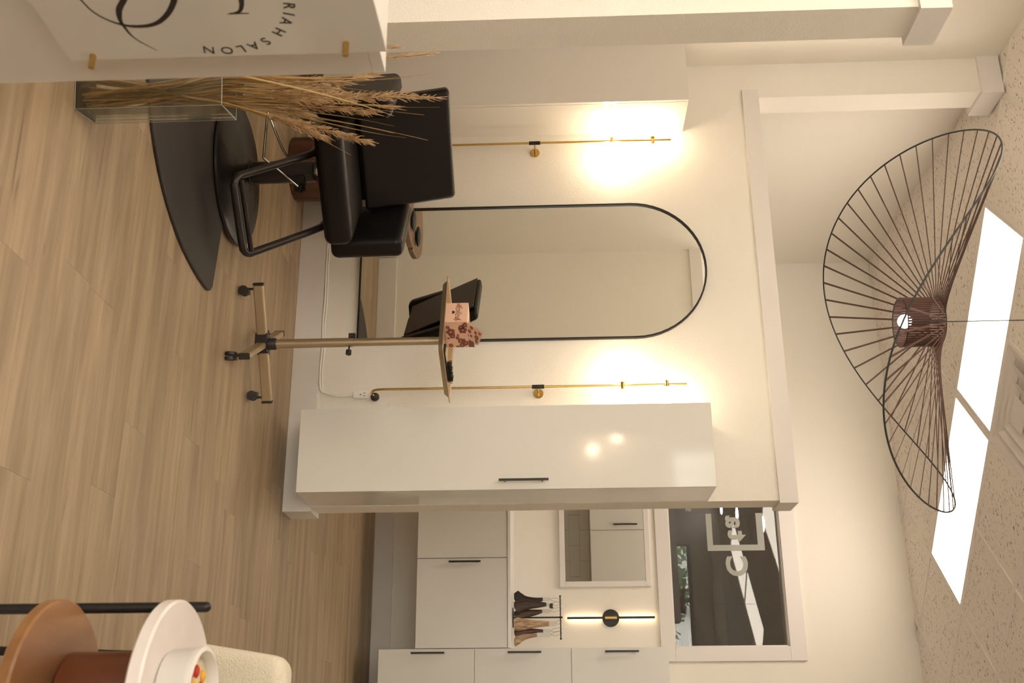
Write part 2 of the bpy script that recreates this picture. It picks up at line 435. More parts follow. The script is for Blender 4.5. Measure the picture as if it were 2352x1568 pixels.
def ceiling_light(i, j, label, name='ceiling_light'):
    c0 = pq2xy(P0+(i+1)*PP, Q0+(j+.5)*QP)
    t = thing(name, (c0[0], c0[1], CH), R(45), label, 'ceiling light', 'flat ceiling light panels')
    hl, hw = PP-.014, QP/2-.014
    fr = MB()
    for sx in (-1, 1): fr.box(sx*hl, sx*(hl-.018), -hw, hw, 0, .035)
    for sy in (-1, 1): fr.box(-hl+.018, hl-.018, sy*hw, sy*(hw-.014), 0, .035)
    fr.build('frame', 'tee_white', t)
    box('diffuser', 'panel_glow', t, -hl+.018, hl-.018, -hw+.014, hw-.014, .008, .03)
    return t
for n, (i, j) in enumerate(LIGHTS):
    ceiling_light(i, j, ['long white light panel beside the square air vent', 'long white light panel following on from the vent-side panel towards the kitchen'][n] if n < 2
                  else 'long white ceiling light panel seen only as a pale strip mirrored in the high window', 'ceiling_light' if n < 2 else 'ceiling_light_offscreen')
# square air vent
c0 = pq2xy(P0+(VENT[0]+.5)*PP, Q0+(VENT[1]+.5)*QP)
vt = thing('air_vent', (c0[0], c0[1], CH), R(45), 'square stepped air diffuser set in the ceiling beside the light panels', 'air vent')
hl, hw = PP/2-.013, QP/2-.013
MB().box(-hl, hl, -hw, hw, .03, .04).build('backing', 'diffuser_white', vt)
for k, (o_, i_, z) in enumerate(((1., .78, .0), (.76, .52, -.004), (.50, .30, -.008), (.27, .0, -.012))):
    b = MB()
    if i_ > 0:
        zo, zi = z, z+.028
        A = [(-hl*o_, -hw*o_), (hl*o_, -hw*o_), (hl*o_, hw*o_), (-hl*o_, hw*o_)]; B_ = [(-hl*i_, -hw*i_), (hl*i_, -hw*i_), (hl*i_, hw*i_), (-hl*i_, hw*i_)]
        vs_ = [(x, y_, zo) for x, y_ in A]+[(x, y_, zi) for x, y_ in B_]
        b.add(vs_, [(n_, 4+n_, 4+(n_+1) % 4, (n_+1) % 4) for n_ in range(4)])
    else: b.box(-hl*o_, hl*o_, -hw*o_, hw*o_, z, z+.006)
    b.build('louver_ring' if i_ else 'centre_plate', 'diffuser_white', vt)

# ---- interior transom window with the dark room behind it
wn = bpy.data.objects.new('window_1', None); COL.objects.link(wn); struct(wn)
TW = .102
fr = MB().box(GX0-TW, GX1+TW, YB-.02, YB, GZ0-TW, GZ0).box(GX0-TW, GX1+TW, YB-.02, YB, GZ1, GZ1+TW+.015).box(GX1, GX1+TW, YB-.02, YB, GZ0, GZ1).box(GX0-TW, GX0, YB-.02, YB, GZ0, GZ1)
fr.build('window_casing', 'trim_white', wn, bevel=.003, seg=2)
jb = MB().box(GX0, GX1, YB, YB+.14, GZ0, GZ0+.008).box(GX0, GX1, YB, YB+.14, GZ1-.008, GZ1).box(GX1-.008, GX1, YB, YB+.14, GZ0, GZ1).box(GX0, GX0+.008, YB, YB+.14, GZ0, GZ1)
jb.build('window_jamb', 'trim_white', wn)
box('window_pane', 'transom_glass', wn, GX0+.008, GX1-.008, YB+.045, YB+.051, GZ0+.008, GZ1-.008)
def mir(cx, cz, yy):       # text facing the far room, seen from behind
    return Matrix(((-1, 0, 0, cx), (0, 0, 1, yy), (0, 1, 0, cz), (0, 0, 0, 1)))
LY = YB+.043
for ch_, px_, py_, sz in (('C', 1690, 1300, .215), ('t', 1693, 1230, .205), ('a', 1687, 1198, .205)):
    p = onY(px_, py_, LY); text_mesh('letter', ch_, sz, 'frost_vinyl', wn, mir(p.x, p.z, LY), bold=.007)
p = onY(1583, 1171, LY); text_mesh('letter', 's', .085, 'frost_vinyl', wn, mir(p.x, p.z, LY))
k = LY/8.1
MB().box(-1.38*k, -1.337*k, LY, LY+.001, 2.50, 2.925).box(-1.615*k, -1.38*k, LY, LY+.001, 2.50, 2.543).box(-1.615*k, -1.38*k, LY, LY+.001, 2.875, 2.925).build('lettering_frame', 'frost_vinyl', wn)
ro = bpy.data.objects.new('wall_far', None); COL.objects.link(ro); struct(ro)
x0, x1, y0, y1, z0, z1 = -3.6, .2, YB+.13, 11.6, 1.7, 3.12
MB().box(x0, x1, y1, y1+.05, z0, z1).build('end_wall', 'back_room_paint', ro)
MB().box(x0-.05, x0, y0, y1, z0, z1).build('side_wall', 'back_room_paint', ro); MB().box(x1, x1+.05, y0, y1, z0, z1).build('side_wall', 'back_room_trim', ro)
MB().box(x0, x1, y0, y1, z1, z1+.05).build('soffit', 'back_room_trim', ro); MB().box(x0, x1, y0, y1, z0-.05, z0).build('ledge', 'back_room_paint', ro)
for px_, py_ in ((1753, 1203), (1693, 1180), (1657, 1167)):
    p = onZ(px_, py_, z1-.012)
    d = thing('recessed_downlight', (p.x, p.y, z1), 0, 'small round downlight glowing in the dark room behind the high window', 'downlight', 'downlights behind the high window')
    MB().lathe([(.075, -.012), (.075, -.001)], 24).build('trim_ring', 'tee_white', d)
    MB().lathe([(.060, -.016), (.060, -.0122)], 24).build('lens', 'downlight_glow', d)

# ---- storefront behind the camera (seen in the reflections)
w2 = bpy.data.objects.new('window_2_offscreen', None); COL.objects.link(w2); struct(w2)
mb = MB().box(SX0, SX1, YF-.1, YF-.03, SZ1-.06, SZ1).box(SX0, SX1, YF-.1, YF-.03, SZ0, SZ0+.06)
n = 4
for k in range(n+1):
    x = SX0+(SX1-SX0)*k/n; mb.box(max(x-.03, SX0), min(x+.03, SX1), YF-.1, YF-.03, SZ0+.06, SZ1-.06)
mb.build('mullion_frame', 'frame_dark', w2)
for k in range(n):
    a = SX0+(SX1-SX0)*k/n+.03; e = SX0+(SX1-SX0)*(k+1)/n-.03
    box('window_pane', 'store_glass', w2, a, e, YF-.07, YF-.064, SZ0+.06, SZ1-.06)
struct(box('ground', 'bounce_concrete', None, -25, 25, -40, 40, -.3, -.121))
def tree(x, y, h, r, label):
    t = thing('street_tree', (x, y, -.12), 0, label, 'tree', 'trees outside the storefront')
    tr = MB().tube(smooth_path([(0, 0, 0), (.05, .03, h*.25), (-.05, .05, h*.5), (0, 0, h*.8)], 4), [.16-.008*i for i in range(13)], 8)
    tr.build('trunk', 'bark', t, smooth=60)
    lf = MB(); rr = random.Random(int(x*10)+99)
    clus = [(rr.gauss(0, .5)*r, rr.gauss(0, .4)*r, h*.62+rr.gauss(0, .5)*r, rr.uniform(.3, .55)*r) for _ in range(26)]
    for _ in range(420):
        cx, cy, cz, cr = rr.choice(clus)
        d = Vector((rr.gauss(0, 1), rr.gauss(0, 1), rr.gauss(0, 1))).normalized()*cr*rr.uniform(.4, 1)
        c = Vector((cx, cy, cz))+d; a = Vector((rr.gauss(0, 1), rr.gauss(0, 1), rr.gauss(0, 1))).normalized(); b = a.orthogonal().normalized()
        s_ = .13; lf.add([c-a*s_, c+b*s_*.55, c+a*s_, c-b*s_*.55], [(0, 1, 2, 3)])
    o = lf.build('foliage', 'leaf', t); o['kind'] = 'stuff'
tree(-3.3, -9.5, 6.2, 1.5, 'leafy green street tree standing outside the storefront window')
tree(-.2, -12.0, 6.8, 1.6, 'leafy green street tree standing outside the storefront window')
tree(-6.2, -12.5, 6.6, 1.8, 'leafy green street tree standing outside the storefront window')

# ------------------------------------------------------------------ station: tall wall cabinets
def wall_cabinet(x0, x1, label, handle=True):
    t = thing('wall_cabinet', ((x0+x1)/2, 5.325, .14), 0, label, 'cabinet')
    h = (x1-x0)/2
    box('body', 'cabinet_gloss', t, -h, h, -.303, 0, 0, 1.985)
    d = box('door', 'cabinet_gloss', t, -h, h, -.325, -.306, 0, 1.985, bevel=.0012)
    if handle:
        hb = MB().box(h-.044, h-.034, -.362, -.352, .966, 1.20)
        for z in (.995, 1.17): hb.tube([(h-.039, -.325, z), (h-.039, -.353, z)], .0045, 8)
        hb.build('handle', 'black_metal', d)
    return t
wall_cabinet(-1.535, -1.125, 'tall glossy white wall cabinet with black bar handle at the open end of the partition')
wall_cabinet(-3.645, -3.23, 'tall glossy white wall cabinet in the left corner of the station', False)

# arched wall mirror
am = thing('arched_mirror', (-2.383, 5.325, .335), 0, 'tall arched wall mirror with thin black frame behind the styling chair', 'mirror')
hw = .394; ht = 1.868-hw
def arch(r, z0, n=28): return [(-r, z0), (r, z0)]+[(r*math.cos(PI*k/n), ht+r*math.sin(PI*k/n)) for k in range(n+1)]
pts = arch(hw, 0); pin = arch(hw-.009, .009)
N_ = len(pts)
fb = MB()
vs_ = [(x, -.022, z) for x, z in pts]+[(x, -.022, z) for x, z in pin]+[(x, 0, z) for x, z in pts]+[(x, 0, z) for x, z in pin]
fs_ = []
for k in range(N_):
    j = (k+1) % N_; fs_ += [(k, j, N_+j, N_+k), (k, 2*N_+k, 2*N_+j, j), (N_+k, N_+j, 3*N_+j, 3*N_+k)]
fb.add(vs_, fs_).build('frame', 'black_metal', am)
MB().add([(x, -.012, z) for x, z in pin]+[(x, -.004, z) for x, z in pin], [tuple(range(N_)), tuple(range(2*N_-1, N_-1, -1))]+[(k, N_+k, N_+(k+1) % N_, (k+1) % N_) for k in range(N_)]).build('glass', 'mirror', am)

# brass plug-in sconces
def sconce(x, ywall, sgn, lo, up, label, name='brass_sconce'):
    """sgn=-1: stands off towards -Y; lo/up = side (-1/+1 in X) of the lower/upper globe"""
    t = thing(name, (x, ywall, 0), 0, label, 'wall lamp', 'brass wall lamps of the stations')
    y = sgn*.10
    MB().tube(smooth_path([(.012, sgn*.03, .455), (.010, sgn*.055, .435), (.002, sgn*.088, .45), (0, y, .49), (0, y, .56)], 5)+[Vector((0, y, 1.3)), Vector((0, y, 2.045))], .0062, 10).build('rod', 'brass', t, smooth=50)
    MB().sphere((.015, sgn*.024, .447), .023, 20, 12).build('end_ball', 'black_plastic', t, smooth=60)
    MB().lathe([(.0105, 0), (.0105, .062)], 16, (0, y, 1.262)).build('clamp_sleeve', 'black_metal', t, smooth=40)
    MB().tube(smooth_path([(0, y, 1.293), (0, sgn*.05, 1.293), (.003, 0, 1.293)], 4), .005, 10).build('bracket_arm', 'brass', t, smooth=50)
    pl = MB().lathe([(.026, 0), (.026, .006)], 28); pl.xf(Matrix.Rotation(R(90)*(1 if sgn < 0 else -1), 4, 'X')); pl.xf(Matrix.Translation((.006, 0, 1.293)))
    pl.build('wall_plate', 'brass', t, smooth=40)
    for side, z in ((lo, 1.722), (up, 1.945)):
        MB().tube([(-side*.022, y, z), (-side*.020, y, z), (side*.012, y, z)], [.007, .0095, .0095], 14).build('lamp_holder', 'brass', t, smooth=40)
        MB().tube([(side*.012, y, z), (side*.015, y, z)], .018, 18).build('lamp_collar', 'brass', t, smooth=40)
        MB().sphere((side*.056, y, z), .044, 20, 12).build('globe', 'bulb_glow', t, smooth=60)
    return t
sconce(-1.703, WY0, -1, -1, 1, 'slim brass wall lamp with two lit globes between the arched mirror and the handled cabinet')
sconce(-3.122, WY0, -1, 1, -1, 'slim brass wall lamp with two lit globes between the corner cabinet and the arched mirror')
sconce(-2.61, .167, 1, 1, -1, 'slim brass wall lamp on the entrance partition, seen as two glints on the cabinet door', 'brass_sconce_offscreen')

# white extension lead
pts = [(-1.703, 5.318, .335), (-1.70, 5.319, .26), (-1.715, 5.316, .19), (-1.74, 5.314, .158), (-1.85, 5.314, .151), (-2.0, 5.315, .156), (-2.1, 5.314, .150), (-2.25, 5.314, .154), (-2.45, 5.315, .150), (-2.62, 5.314, .153)]
pts = [(x, y-.004, z) for x, y, z in pts]
ec = thing('extension_lead', (0, 0, 0), 0, 'white extension lead lying along the top of the station baseboard', 'cable')
MB().tube(smooth_path(pts, 6), .0052, 8).build('cable', 'plug_white', ec, smooth=60)
MB().tube(smooth_path([(p[0]+.012, p[1]+.001, p[2]+.011) for p in pts[3:]], 6), .0045, 8).build('cable', 'plug_white', ec, smooth=60)
sk = MB().prism([(-.016, -.052), (.016, -.052), (.021, -.02), (.021, .06), (-.021, .06), (-.021, -.02)], 0, .022); sk.xf(Matrix.Rotation(R(90), 4, 'X'))
so = sk.build('socket_end', 'plug_white', ec, bevel=.003, seg=2, loc=(-1.703, 5.325, .385))
sl = MB().box(-.009, -.007, -.0235, -.0215, .0, .012).box(.006, .008, -.0235, -.0215, .0, .010); sl.tube([(0, -.0215, -.014), (0, -.0235, -.014)], .0032, 10)
o = sl.build('socket_slots', 'dark_slot', so)

# ------------------------------------------------------------------ wood pedestal table under the mirror
wt = thing('pedestal_table', (-2.81, 5.3015, 0), 0, 'dark walnut drum pedestal table with half-round top against the mirror', 'table')
MB().lathe([(.166, 0), (.172, .006), (.172, .575), (.165, .590)], 48, (-.105, -.212, 0)).build('drum_base', 'walnut', wt, smooth=40)
hr = [(.275*math.cos(PI+PI*k/40), .40*math.sin(PI+PI*k/40)) for k in range(41)]
MB().prism(hr, .590, .620).build('table_top', 'walnut_top', wt, bevel=.004, seg=2)
st = onZ(957, 520, .645)
o = MB().sphere((0, 0, 0), 1., 24, 14).build('dark_stone', 'stone_black', smooth=60)
for v in o.data.vertices: v.co = (v.co.x*.062, v.co.y*.034, v.co.z*.014+.014)
o.location = (-2.655, 5.215, .620); tag(o, 'smooth dark grey oval stone lying on the walnut table', 'stone')

# ------------------------------------------------------------------ styling chair on its mat
CX, CY = -2.32, 4.07
mt_ = MB()
poly = []
a0 = onZ(487, 669, .012); 
# D-shaped mat: flat edge at the back, round side towards the room
F_ = Vector((.19, -.98, 0)).normalized(); L_ = Vector((.98, .19, 0)).normalized()
ctr = Vector((-2.40, 3.90, 0))
arc = [(-1.705, 3.915), (-1.69, 3.86), (-1.705, 3.69), (-1.742, 3.53), (-1.80, 3.40), (-1.86, 3.305), (-1.93, 3.225), (-2.02, 3.15), (-2.14, 3.085), (-2.28, 3.05), (-2.44, 3.055), (-2.6, 3.10), (-2.75, 3.20), (-2.87, 3.34), (-2.96, 3.52), (-3.01, 3.72), (-3.02, 3.95), (-3.0, 4.06), (-2.96, 4.10)]
arc2 = [(p.x, p.y) for p in smooth_path([(x, y, 0) for x, y in arc], 4)]
poly = arc2+[(-2.6, 4.065), (-2.2, 4.005), (-1.76, 3.935), (-1.725, 3.93)]
poly = poly[::-1] if sum(poly[i][0]*poly[(i+1) % len(poly)][1]-poly[(i+1) % len(poly)][0]*poly[i][1] for i in range(len(poly))) < 0 else poly
mo = MB().prism(poly, 0, .014).build('floor_mat', 'rubber_mat', bevel=.006, seg=2)
tag(mo, 'black half-round rubber mat under the styling chair', 'floor mat')

ch = thing('styling_chair', (CX, CY, .014), R(45), 'black leather styling chair with padded arms on a round metal base', 'chair')
cz = -.014
MB().lathe([(.312, .0), (.316, .008), (.312, .016), (.298, .022), (.288, .026), (.20, .038), (.10, .056), (.062, .072)], 64, (0, 0, 0)).build('base_disc', 'chair_metal', ch, smooth=35)
MB().lathe([(.062, .070), (.060, .080), (.049, .082), (.047, .34), (.043, .35)], 40).build('column', 'chair_metal_satin', ch, smooth=35)
MB().lathe([(.018, .345), (.018, .42)], 24).build('piston', 'chrome', ch, smooth=35)
# pump lever (local x = lateral, -y = forward)
lv = MB().tube(smooth_path([(.055, -.06, .29), (-.02, -.055, .21), (-.072, -.05, .150), (-.09, -.048, .147), (-.20, -.045, .170), (-.27, -.04, .185)], 5), .0055, 10)
lv.tube(smooth_path([(-.052, -.05, .26), (-.13, -.045, .225), (-.27, -.04, .185)], 5), .0055, 10)
lv.build('pump_lever', 'chrome', ch, smooth=60)
MB().tube([(.07, -.062, .285), (.04, -.058, .295)], .012, 14).box(.0, .07, -.055, -.03, .26, .31).build('lever_hub', 'chair_metal', ch, smooth=40)
MB().box(-.15, .15, -.17, .15, .405, .425).build('seat_plate', 'black_metal', ch)
# footrest: bent tube loop with a second bar
fr = smooth_path([(-.135, -.05, .40), (-.135, -.17, .395), (-.128, -.22, .37), (-.116, -.42, .175), (-.112, -.455, .145), (-.09, -.475, .132), (-.06, -.48, .130), (.15, -.48, .130), (.185, -.475, .133), (.205, -.455, .145), (.205, -.42, .178), (.19, -.22, .37), (.185, -.17, .395), (.185, -.05, .40)], 5)
MB().tube(fr, .0155, 14).build('footrest', 'chair_metal_satin', ch, smooth=60)
MB().tube([(-.10, -.452, .155), (.195, -.452, .155)], .011, 12).build('footrest_bar', 'chair_metal_satin', ch, smooth=60)
# cushions
def cushion(name, mt, parent, corners_b, corners_t, bev, seg=5):
    return MB().hexa(corners_b, corners_t).build(name, mt, parent, bevel=bev, seg=seg)
cushion('seat', 'leather', ch, [(-.25, -.285, cz+.425), (.25, -.285, cz+.425), (.25, .24, cz+.425), (-.25, .24, cz+.425)],
        [(-.25, -.275, cz+.548), (.25, -.275, cz+.548), (.25, .24, cz+.515), (-.25, .24, cz+.515)], .042)
for s in (-1, 1):
    x0, x1 = sorted((s*.253, s*.345))
    a = cushion('armrest', 'leather', ch, [(x0, -.175, cz+.425), (x1, -.175, cz+.425), (x1, .30, cz+.425), (x0, .30, cz+.425)],
                [(x0, -.165, cz+.74), (x1, -.165, cz+.74), (x1, .385, cz+.715), (x0, .385, cz+.715)], .034)
    xo = s*.262
    MB().tube([(s*.284, -.13, cz+.7380), (s*.284, .35, cz+.7160)], .0022, 6).build('seam', 'leather_back', a)
bk = cushion('backrest', 'leather', ch, [(-.248, .19, cz+.53), (.248, .19, cz+.53), (.248, .285, cz+.53), (-.248, .285, cz+.53)],
             [(-.258, .40, cz+.925), (.258, .40, cz+.925), (.258, .475, cz+.915), (-.258, .475, cz+.915)], .022)
MB().hexa([(-.225, .287, cz+.46), (.225, .287, cz+.46), (.225, .297, cz+.46), (-.225, .297, cz+.46)],
          [(-.236, .474, cz+.895), (.236, .474, cz+.895), (.236, .482, cz+.895), (-.236, .482, cz+.895)]).build('back_panel', 'leather_back', ch, bevel=.003)

# ------------------------------------------------------------------ rolling tray
TX, TY = -1.668, 4.44
tr = thing('rolling_tray', (TX, TY, 0), 0, 'champagne metal rolling tray stand on four black casters in front of the mirror', 'tray stand')
MB().lathe([(.0205, .125), (.0205, .49)], 20).build('lower_post', 'champagne', tr, smooth=40)
MB().lathe([(.0175, .488), (.0175, .894)], 20).build('upper_post', 'champagne', tr, smooth=40)
MB().lathe([(.026, .10), (.026, .145), (.0235, .150)], 20).box(-.04, .04, -.036, .036, .06, .112).build('hub', 'black_plastic', tr, smooth=35)
kn = MB().tube([(.018, -.006, .475), (.045, -.012, .475)], .004, 8).tube([(.043, -.012, .475), (.06, -.016, .475)], .013, 14)
kn.build('clamp_knob', 'black_plastic', tr, smooth=40)
box('clamp_block', 'black_plastic', tr, -.04, -.02, -.012, .012, .47, .50)
def caster(par):
    c_ = MB()
    for s in (-1, 1): c_.tube([(s*.004, .008, .022), (s*.017, .008, .022)], .022, 20)
    c_.box(-.0165, .0165, -.002, .024, .022, .046).tube([(0, 0, .042), (0, 0, .066)], .0055, 10)
    return c_
for ang, ln in ((32, .265), (212, .27), (-60, .30), (120, .295)):
    a = R(ang); d = Vector((math.cos(a), math.sin(a), 0)); n_ = Vector((-d.y, d.x, 0))
    lg = MB(); sec = [(math.cos(2*PI*k/14), math.sin(2*PI*k/14)) for k in range(14)]
    def lbox(r0, r1, hw_, z0_, z1_):
        c4 = [d*r0-n_*hw_, d*r1-n_*hw_, d*r1+n_*hw_, d*r0+n_*hw_]
        return MB().hexa([p+Vector((0, 0, z0_)) for p in c4], [p+Vector((0, 0, z1_)) for p in c4])
    leg = lbox(.034, ln-.004, .0135, .064, .111).build('leg', 'champagne', tr, bevel=.0085, seg=3)
    lbox(ln-.0045, ln+.004, .0138, .0635, .1115).build('end_cap', 'black_plastic', leg, bevel=.003, seg=2)
    cm = caster(None); cm.xf(Matrix.Translation(d*(ln-.022)) @ Matrix.Rotation(a+R(70), 4, 'Z')); cm.build('caster', 'black_plastic', leg, smooth=40)
# the tray itself
ty = thing('t', (0, 0, 0), 0, 'x', 'x'); bpy.data.objects.remove(ty)
tray = MB(); TZ = .896
axu = Vector((.405, -.168, 0)).normalized(); axv = Vector((.168, .405, 0)).normalized()
c0 = Vector((-.006, -.004, 0))
def tp_(a, b, z): return c0+axu*a+axv*b+Vector((0, 0, z))
def rect(a, b, z, n=5, r=.03):
    out = []
    for sx, sy, st in ((1, 1, 0), (-1, 1, 90), (-1, -1, 180), (1, -1, 270)):
        for k in range(n+1):
            t = R(st+90*k/n); out.append(tp_(sx*(a-r)+r*math.cos(t), sy*(b-r)+r*math.sin(t), z))
    return out
loops = [rect(.198, .158, TZ), rect(.208, .168, TZ+.019), rect(.226, .186, TZ+.021), rect(.226, .186, TZ+.0175), rect(.211, .171, TZ+.0155), rect(.200, .160, TZ-.003)]
nn = len(loops[0]); vs_ = [p for l in loops for p in l]; fs_ = [tuple(range(nn)), tuple(range(5*nn, 6*nn))[::-1]]
for i in range(5):
    for k in range(nn): j = (k+1) % nn; fs_.append((i*nn+k, i*nn+j, (i+1)*nn+j, (i+1)*nn+k)[::-1])
tray.add(vs_, fs_).build('tray', 'champagne', tr, smooth=40)

# pink card box with printed flowers, torn flaps
bc = onZ(1026, 740, TZ+.002)+Vector((.035, -.090, 0))
bx = thing('foil_box', (bc.x, bc.y, TZ+.001), R(58.5-0), 'opened pink card box printed with brown flowers on the rolling tray', 'box')
BW, BD, BH = .142, .142, .100      # local: corner at origin, +x along the flowered face, +y along the lettered face
def fl_print(b, place, spots):
    for (a, h, r) in spots:
        for k in range(5):
            t = 2*PI*k/5+a*40; cx, ch2 = a+r*.62*math.cos(t), h+r*.62*math.sin(t)
            n = 10; ring = [place(cx+r*.46*math.cos(2*PI*q/n), ch2+r*.46*math.sin(2*PI*q/n)) for q in range(n)]
            b.add(ring, [tuple(range(n))])
t_ = .002
MB().box(0, BW, 0, t_, 0, BH).build('flower_side', 'pink_card', bx)
MB().box(0, t_, t_, BD, 0, BH).build('lettered_side', 'pink_card_pale', bx)
MB().box(BW-t_, BW, t_, BD, 0, BH).box(t_, BW-t_, BD-t_, BD, 0, BH).box(t_, BW-t_, t_, BD-t_, 0, t_).build('box_back', 'pink_card', bx)
MB().box(t_, BW*.45, t_, BD-t_, BH-.003, BH-.0005).build('closed_flap', 'pink_card_pale', bx)
sp = [(.018, .090, .014), (.045, .078, .019), (.02, .085, .008), (.03, .072, .013), (.055, .024, .020), (.028, .012, .009), (.078, .030, .013), (.088, .052, .009), (.072, .055, .006), (.105, .066, .014), (.118, .088, .014), (.10, .080, .007), (.130, .070, .013), (.13, .02, .011), (.138, .05, .008), (.09, .012, .006)]
pb = MB(); fl_print(pb, lambda a, h: (min(max(a, .001), BW-.001), -.0006, min(max(h, .001), BH-.001)), sp); o = pb.build('flower_print', 'print_brown', bx); o['kind'] = 'stuff'
db = MB()
for (a, h, r) in sp:
    n = 8; db.add([(a+r*.2*math.cos(2*PI*q/n), -.0009, h+r*.2*math.sin(2*PI*q/n)) for q in range(n)], [tuple(range(n))])
o = db.build('flower_centres', 'pink_card', bx); o['kind'] = 'stuff'
# lettering on the side facing -x: reads towards -y
def side_m(y_, z_): return Matrix(((0, 0, -1, -.0008), (-1, 0, 0, y_), (0, 1, 0, z_), (0, 0, 0, 1)))
text_mesh('lettering', 'all', .030, 'print_brown', bx, side_m(.124, .058), .0002)
text_mesh('lettering', 'foiled', .046, 'print_script', bx, side_m(.073, .058), .0002, shear=.45)
text_mesh('lettering', 'up', .030, 'print_brown', bx, side_m(.022, .054), .0002)
n = 12; MB().add([(-.0008, .072+.012*math.cos(PI*q/n), .012*math.sin(PI*q/n)+.03) for q in range(n+1)], [tuple(range(n+1))[::-1]]).build('finger_hole', 'dark_slot', bx)
# torn flap standing up, bent to the right
f0, f1 = Vector((.004, .002, BH)), Vector((.088, .004, BH-.006))
g0, g1 = Vector((.052, -.018, BH+.068)), Vector((.122, -.012, BH+.040))
mid = lambda a, b, s, k: a*(1-s)+b*s+Vector((0, -.012, .006))*k
fp = MB(); nr = 8
front = []; 
for i in range(nr+1):
    s = i/nr; bow = math.sin(PI*s)
    front += [f0*(1-s)+g0*s+Vector((0, .006, 0))*bow, f1*(1-s)+g1*s+Vector((0, .006, 0))*bow+Vector((random.uniform(-.002, .002), 0, random.uniform(-.002, .002)))*(i == nr)]
fs_ = [(2*i, 2*i+1, 2*i+3, 2*i+2) for i in range(nr)]
off = Vector((0, .0016, .0006)); nv = len(front)
fp.add(front+[p+off for p in front], fs_+[tuple(q+nv for q in f)[::-1] for f in fs_]+[(0, 2*nr, nv+2*nr, nv), (1, nv+1, nv+2*nr+1, 2*nr+1)]).build('torn_flap', 'pink_card', bx)
pb = MB()
def onflap(a, h):
    q = f0.lerp(f1, a).lerp(g0.lerp(g1, a), h); return q+Vector((0, .006*math.sin(PI*h)-.0012, -.0004))
for (a, h, r) in ((.2, .3, .12), (.5, .2, .13), (.75, .35, .1), (.35, .6, .1), (.6, .75, .16), (.85, .82, .12), (.2, .85, .09), (.82, .08, .1)):
    for k in range(5):
        t = 2*PI*k/5; cx, h2 = a+r*.6*math.cos(t), h+r*.6*math.sin(t)
        n = 8; pb.add([onflap(min(max(cx+r*.45*math.cos(2*PI*q/n), .02), .98), min(max(h2+r*.45*math.sin(2*PI*q/n), .02), .98)) for q in range(n)], [tuple(range(n))])
o = pb.build('flap_print', 'print_brown', bx); o['kind'] = 'stuff'
MB().add([f1+Vector((-.004, .003, -.01)), f1+Vector((.04, .03, -.002)), g1+Vector((.012, .012, -.008)), g1+Vector((-.012, .004, 0))], [(0, 1, 2, 3), (3, 2, 1, 0)]).build('flap_lining', 'card_inside', bx)
MB().hexa([(.10, .001, BH-.004), (.142, .001, BH-.004), (.142, .003, BH-.004), (.10, .003, BH-.004)], [(.108, -.006, BH+.022), (.138, -.006, BH+.026), (.138, -.004, BH+.026), (.108, -.004, BH+.022)]).build('small_flap', 'print_brown', bx)

# hair brush resting in the tray
bA = onZ(1022, 812, TZ+.03)+Vector((-.025, .045, 0)); bB = bA+Vector((.075, .145, 0))
bA = Vector((TX, TY, 0))+tp_(.150, -.085, 0)
br = thing('hair_brush', (bA.x, bA.y, TZ+.0005), 0, 'black bristled hair brush lying in the rolling tray beside the pink box', 'brush')
dv = axv*.15+axu*.010; L0 = Vector((0, 0, .012))
MB().tube([L0+Vector((0, 0, .008))-dv*.25, L0+dv*.1, L0+dv*.45], [.006, .0055, .007], 10).build('handle', 'brush_black', br, smooth=60)
hd = MB().tube([L0+dv*t for t in (.42, .5, .7, .95, 1.15, 1.22)], [.006, .014, .019, .019, .014, .004], 16, flat=.55, ref=(0, 0, 1)); hd.build('head', 'brush_black', br, smooth=60)
rb = random.Random(3); bb = MB(); du = dv.normalized(); nu = Vector((-du.y, du.x, 0))
for i in range(16):
    for j in range(-3, 4):
        t = .5+.66*i/15; base_ = L0+dv*t+nu*(j*.0045)+Vector((0, 0, .006)); e_ = base_+nu*(j*.0022)+Vector((0, 0, .020+rb.uniform(-.002, .002)))+du*rb.uniform(-.003, .003)
        bb.tube([base_, e_], [.0011, .0014], 4)
o = bb.build('bristles', 'brush_black', br); o['kind'] = 'stuff'

# ------------------------------------------------------------------ pendant: wide wavy wire hat
PA = Vector((-1.4665, 3.8054, 0)); PRR = .70
CO = (2.6963, -.0342, .0525, .026, .2209, .0128, .0034, -.0058, -.0052)
def rimz(t): return CO[0]+sum(CO[2*k-1]*math.cos(k*t)+CO[2*k]*math.sin(k*t) for k in range(1, 5))
pd = thing('pendant_lamp', (PA.x, PA.y, 2.73), 0, 'huge wavy wire pendant lamp like a wide brimmed hat over the station', 'pendant lamp')
rim = [(PRR*math.cos(2*PI*k/160), PRR*math.sin(2*PI*k/160), rimz(2*PI*k/160)-2.73) for k in range(160)]
MB().ring(rim, .0034, 6).build('brim_wire', 'cord_dark', pd, smooth=80)
CR, CT, CB = .092, 2.805-2.73, 2.668-2.73
MB().ring([(CR*math.cos(2*PI*k/40), CR*math.sin(2*PI*k/40), CT) for k in range(40)], .0025, 6).build('crown_top_ring', 'pendant_dark', pd, smooth=80)
MB().ring([(CR*math.cos(2*PI*k/40), CR*math.sin(2*PI*k/40), CB) for k in range(40)], .0025, 6).build('crown_bottom_ring', 'pendant_dark', pd, smooth=80)
NR = 58
